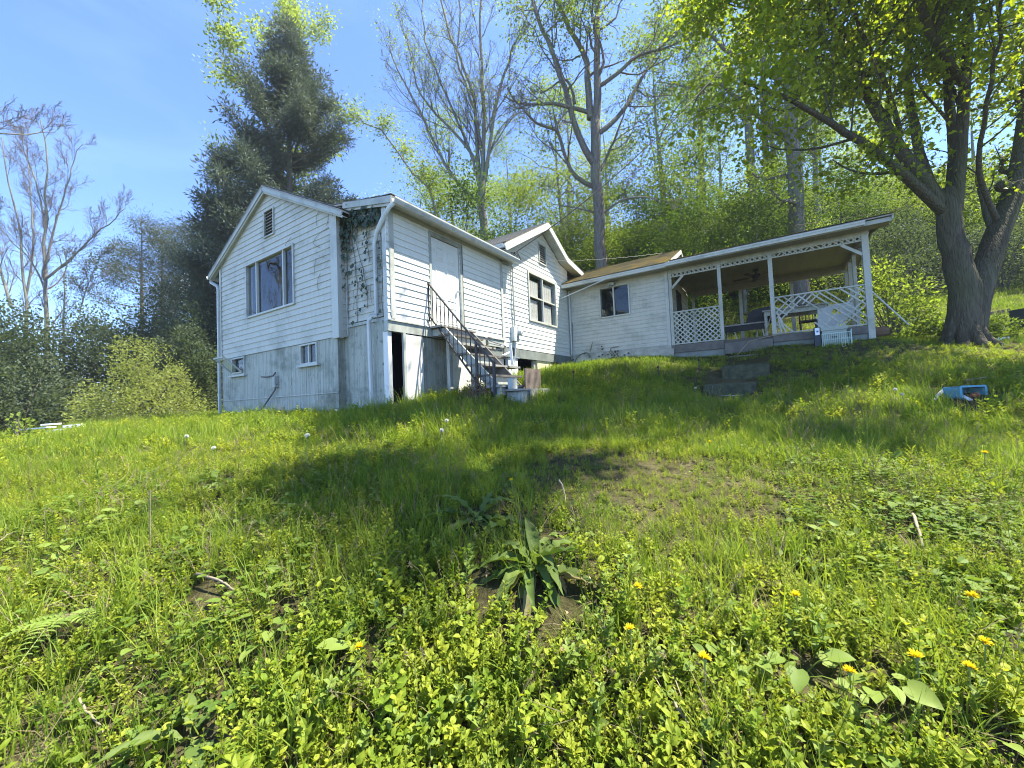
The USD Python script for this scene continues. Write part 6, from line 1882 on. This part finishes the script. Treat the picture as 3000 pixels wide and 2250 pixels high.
# sticks
def stick(label, a, b, r):
    a, b = on_ground(*a), on_ground(*b)
    m_ = (a + b) / 2
    rng = np.random.default_rng(int(a[0] * 1000) % 9999)
    p, _ = smooth_line([a + [0, 0, .075], m_ + [*rng.normal(0, .006, 2), .07], b + [0, 0, .02]], 9)
    obj('stick', MB().tube(p + rng.normal(0, .002, p.shape), np.linspace(r, r * .6, 9), 6), M['dead_wood'], label=label, cat='stick', smooth=True)


stick('grey broken stick lying across the left of the bank', (578, 1725), (715, 1765), .007)
stick('pale bare stick lying in the clover on the right', (2675, 1545), (2705, 1615), .009)
stick('thin dead stalk leaning at the left edge', (0, 1620), (70, 1570), .005)
stick('thin dead stalk low among the left weeds', (230, 2110), (310, 2165), .005)
stick('dry twig near the bottom right of the bank', (1980, 2130), (2035, 2190), .006)
stick('dark twig beside the thin patch', (1640, 1440), (1660, 1480), .007)
stick('dead twig at the foot of the shaded lawn', (2830, 1130), (2990, 1105), .012)
q = on_ground(440, 1600)
obj('stick', MB().tube([q, q + [.0, .0, .22], q + [.005, 0, .34]], [.005, .004, .003], 6), M['dead_wood'], label='short dead stem standing upright on the left of the bank', cat='stick', smooth=True)
# small black garden stakes in the grass before the back wing
for k, (x, y, lab) in enumerate(((1682, 1115, 'black garden stake before the sunlit gable corner'), (1930, 1100, 'black garden stake left of the concrete steps, further from them'), (2049, 1078, 'black garden stake closest to the concrete steps'))):
    q = on_ground(x, y + 14)
    t = thing('garden_stake', lab, 'stake', q)
    obj('shaft', MB().tube([q + [0, 0, -.1], q + [0, 0, .30]], .012, 6), M['stake'], t)
    obj('cap', MB().add(*lathe(q, [(.012, .30), (.03, .31), (.03, .33), (0, .36)], 8)), M['stake'], t)
# blue tub and bits in the shade
q = on_ground(2850, 1168)
bt = thing('blue_tub', 'blue plastic tub lying on its side in the shaded grass', 'tub', q)
ux = np.append(R2, 0); uy = np.append(F2, 0)
rect = lambda w, h, r_: sbox(-w / 2 + r_, r_, w / 2 - r_, h - r_).buffer(r_)
b = MB()
b.prism(rect(.34, .17, .03).difference(sbox(-.155, .012, .155, .158)), q + [0, 0, .0], ux, Z3, uy * .2)
b.prism(rect(.34, .17, .03), q + uy * .201, ux, Z3, uy * .012)
obj('body', b, M['tote'], bt)
obj('rim', MB().prism(rect(.37, .19, .035).difference(sbox(-.155, .02, .155, .166)), q - [0, 0, .008] - uy * .02, ux, Z3, uy * .018), M['tote'], bt)
rb = trimesh.creation.icosphere(2, .05)
obj('red_ball', (np.asarray(rb.vertices) * [1, 1, .8] + q - ux * .07 - uy * .09 + [0, 0, .05], np.asarray(rb.faces)), M['red'], label='orange red ball beside the blue tub', cat='ball', smooth=True)
for k, (a, c_, lab) in enumerate((((2770, 1160), (2735, 1185), 'pale board crossing another left of the blue tub'), ((2790, 1165), (2845, 1185), 'pale board lying in front of the blue tub'))):
    A_, B_ = on_ground(*a) + [0, 0, .10], on_ground(*c_) + [0, 0, .06]
    obj('loose_board', MB().beam(A_, B_, .045, .015), M['rubble'], label=lab, cat='board')
# things behind the maple: timbers, stones and a dark box
def timber(label, a, b, d, r, m='rust_timber'):
    A_, B_ = at(*a, d), at(*b, d)
    for q in (A_, B_):
        q[2] = max(q[2], float(ground_xy(q[0], q[1])) + r * .4)
    obj('timber', MB().beam(A_, B_, r * 2, r * 1.6), M[m], label=label, cat='timber')


timber('grey border timber left of the maple foot', (2560, 985), (2690, 968), 13., .07, 'old_wood')
timber('dark border timber touching the maple foot', (2690, 966), (2780, 955), 11.5, .07, 'weathered')
timber('rusty timber right of the maple trunk', (2880, 935), (2950, 920), 12., .09)
timber('pale flat board on the ground right of the maple foot', (2885, 995), (2950, 992), 9.8, .05, 'rubble')
q = at(2985, 925, 10.5); q[2] = float(ground_xy(q[0], q[1]))
dkb = thing('dark_cart', 'dark box with two pale strips at the right edge beyond the maple', 'box', q)
obj('body', MB().beam(q + [0, 0, .30], q + ux * .7 + [0, 0, .34], .4, .42), M['blue_dark'], dkb)
for k in range(2):
    obj('strip', MB().beam(q - uy * .215 + ux * .04 + [0, 0, .25 + .14 * k], q - uy * .215 + ux * .22 + [0, 0, .28 + .14 * k], .02, .07), M['cooler'], dkb)
# heap of white boards at the left edge of the lawn
hp = on_ground(190, 1278)
hs = np.random.default_rng(88)
heap = [((110, 1290), (225, 1256), .12), ((150, 1276), (240, 1262), .10), ((195, 1272), (245, 1264), .16), ((75, 1292), (150, 1272), .05), ((130, 1284), (170, 1274), .08)]
lbs = ['long white board at the bottom of the left rubbish heap', 'second white board in the left rubbish heap', 'thick white board end at the right of the heap', 'thin white strip trailing left from the heap', 'short white board in the middle of the heap']
for k, (a, c_, w) in enumerate(heap):
    dd = (hp - EYE) @ FW
    A_, B_ = at(*a, dd + .15 * k), at(*c_, dd + .15 * k)
    for q in (A_, B_):
        q[2] = max(q[2], float(ground_xy(q[0], q[1])) + .10 + .05 * k)
    obj('rubble_board', MB().beam(A_, B_, .16 + .05 * (k % 2), .02 + w * .2), M['rubble'], label=lbs[k], cat='board')
br_ = np.random.default_rng(90)
sap = on_ground(58, 1300)
bush('sprout', 'small leafy sprout left of the white rubbish heap', (sap[0], sap[1], sap[2] - .05), (.22, .2, .75), 260, 97, 'spring_leaf', L=.08, W=.028, cat='plant')
bush('weed_clump', 'reddish dry weed clump under the side stair', tuple(np.append(on_y(1395, 1190, 5.95)[:2], float(ground_xy(*on_y(1395, 1190, 5.95)[:2])) - .05)), (.35, .3, .55), 700, 98, 'dead_leaf', L=.06, W=.012, cat='plant')

# ------------------------------------------------------------------ air: a thin even haze round everything
haze = mat('haze_air', {'v': ('principled_volume', {'color': (.82, .9, 1.0), 'density': .0006, 'anisotropy': .2})}, [], surface=None, volume='v.volume')
obj('haze', MB().box((-262, -262, -8), (262, 262, 39)), haze, kind='stuff', label='thin bright spring haze filling the air', cat='haze')
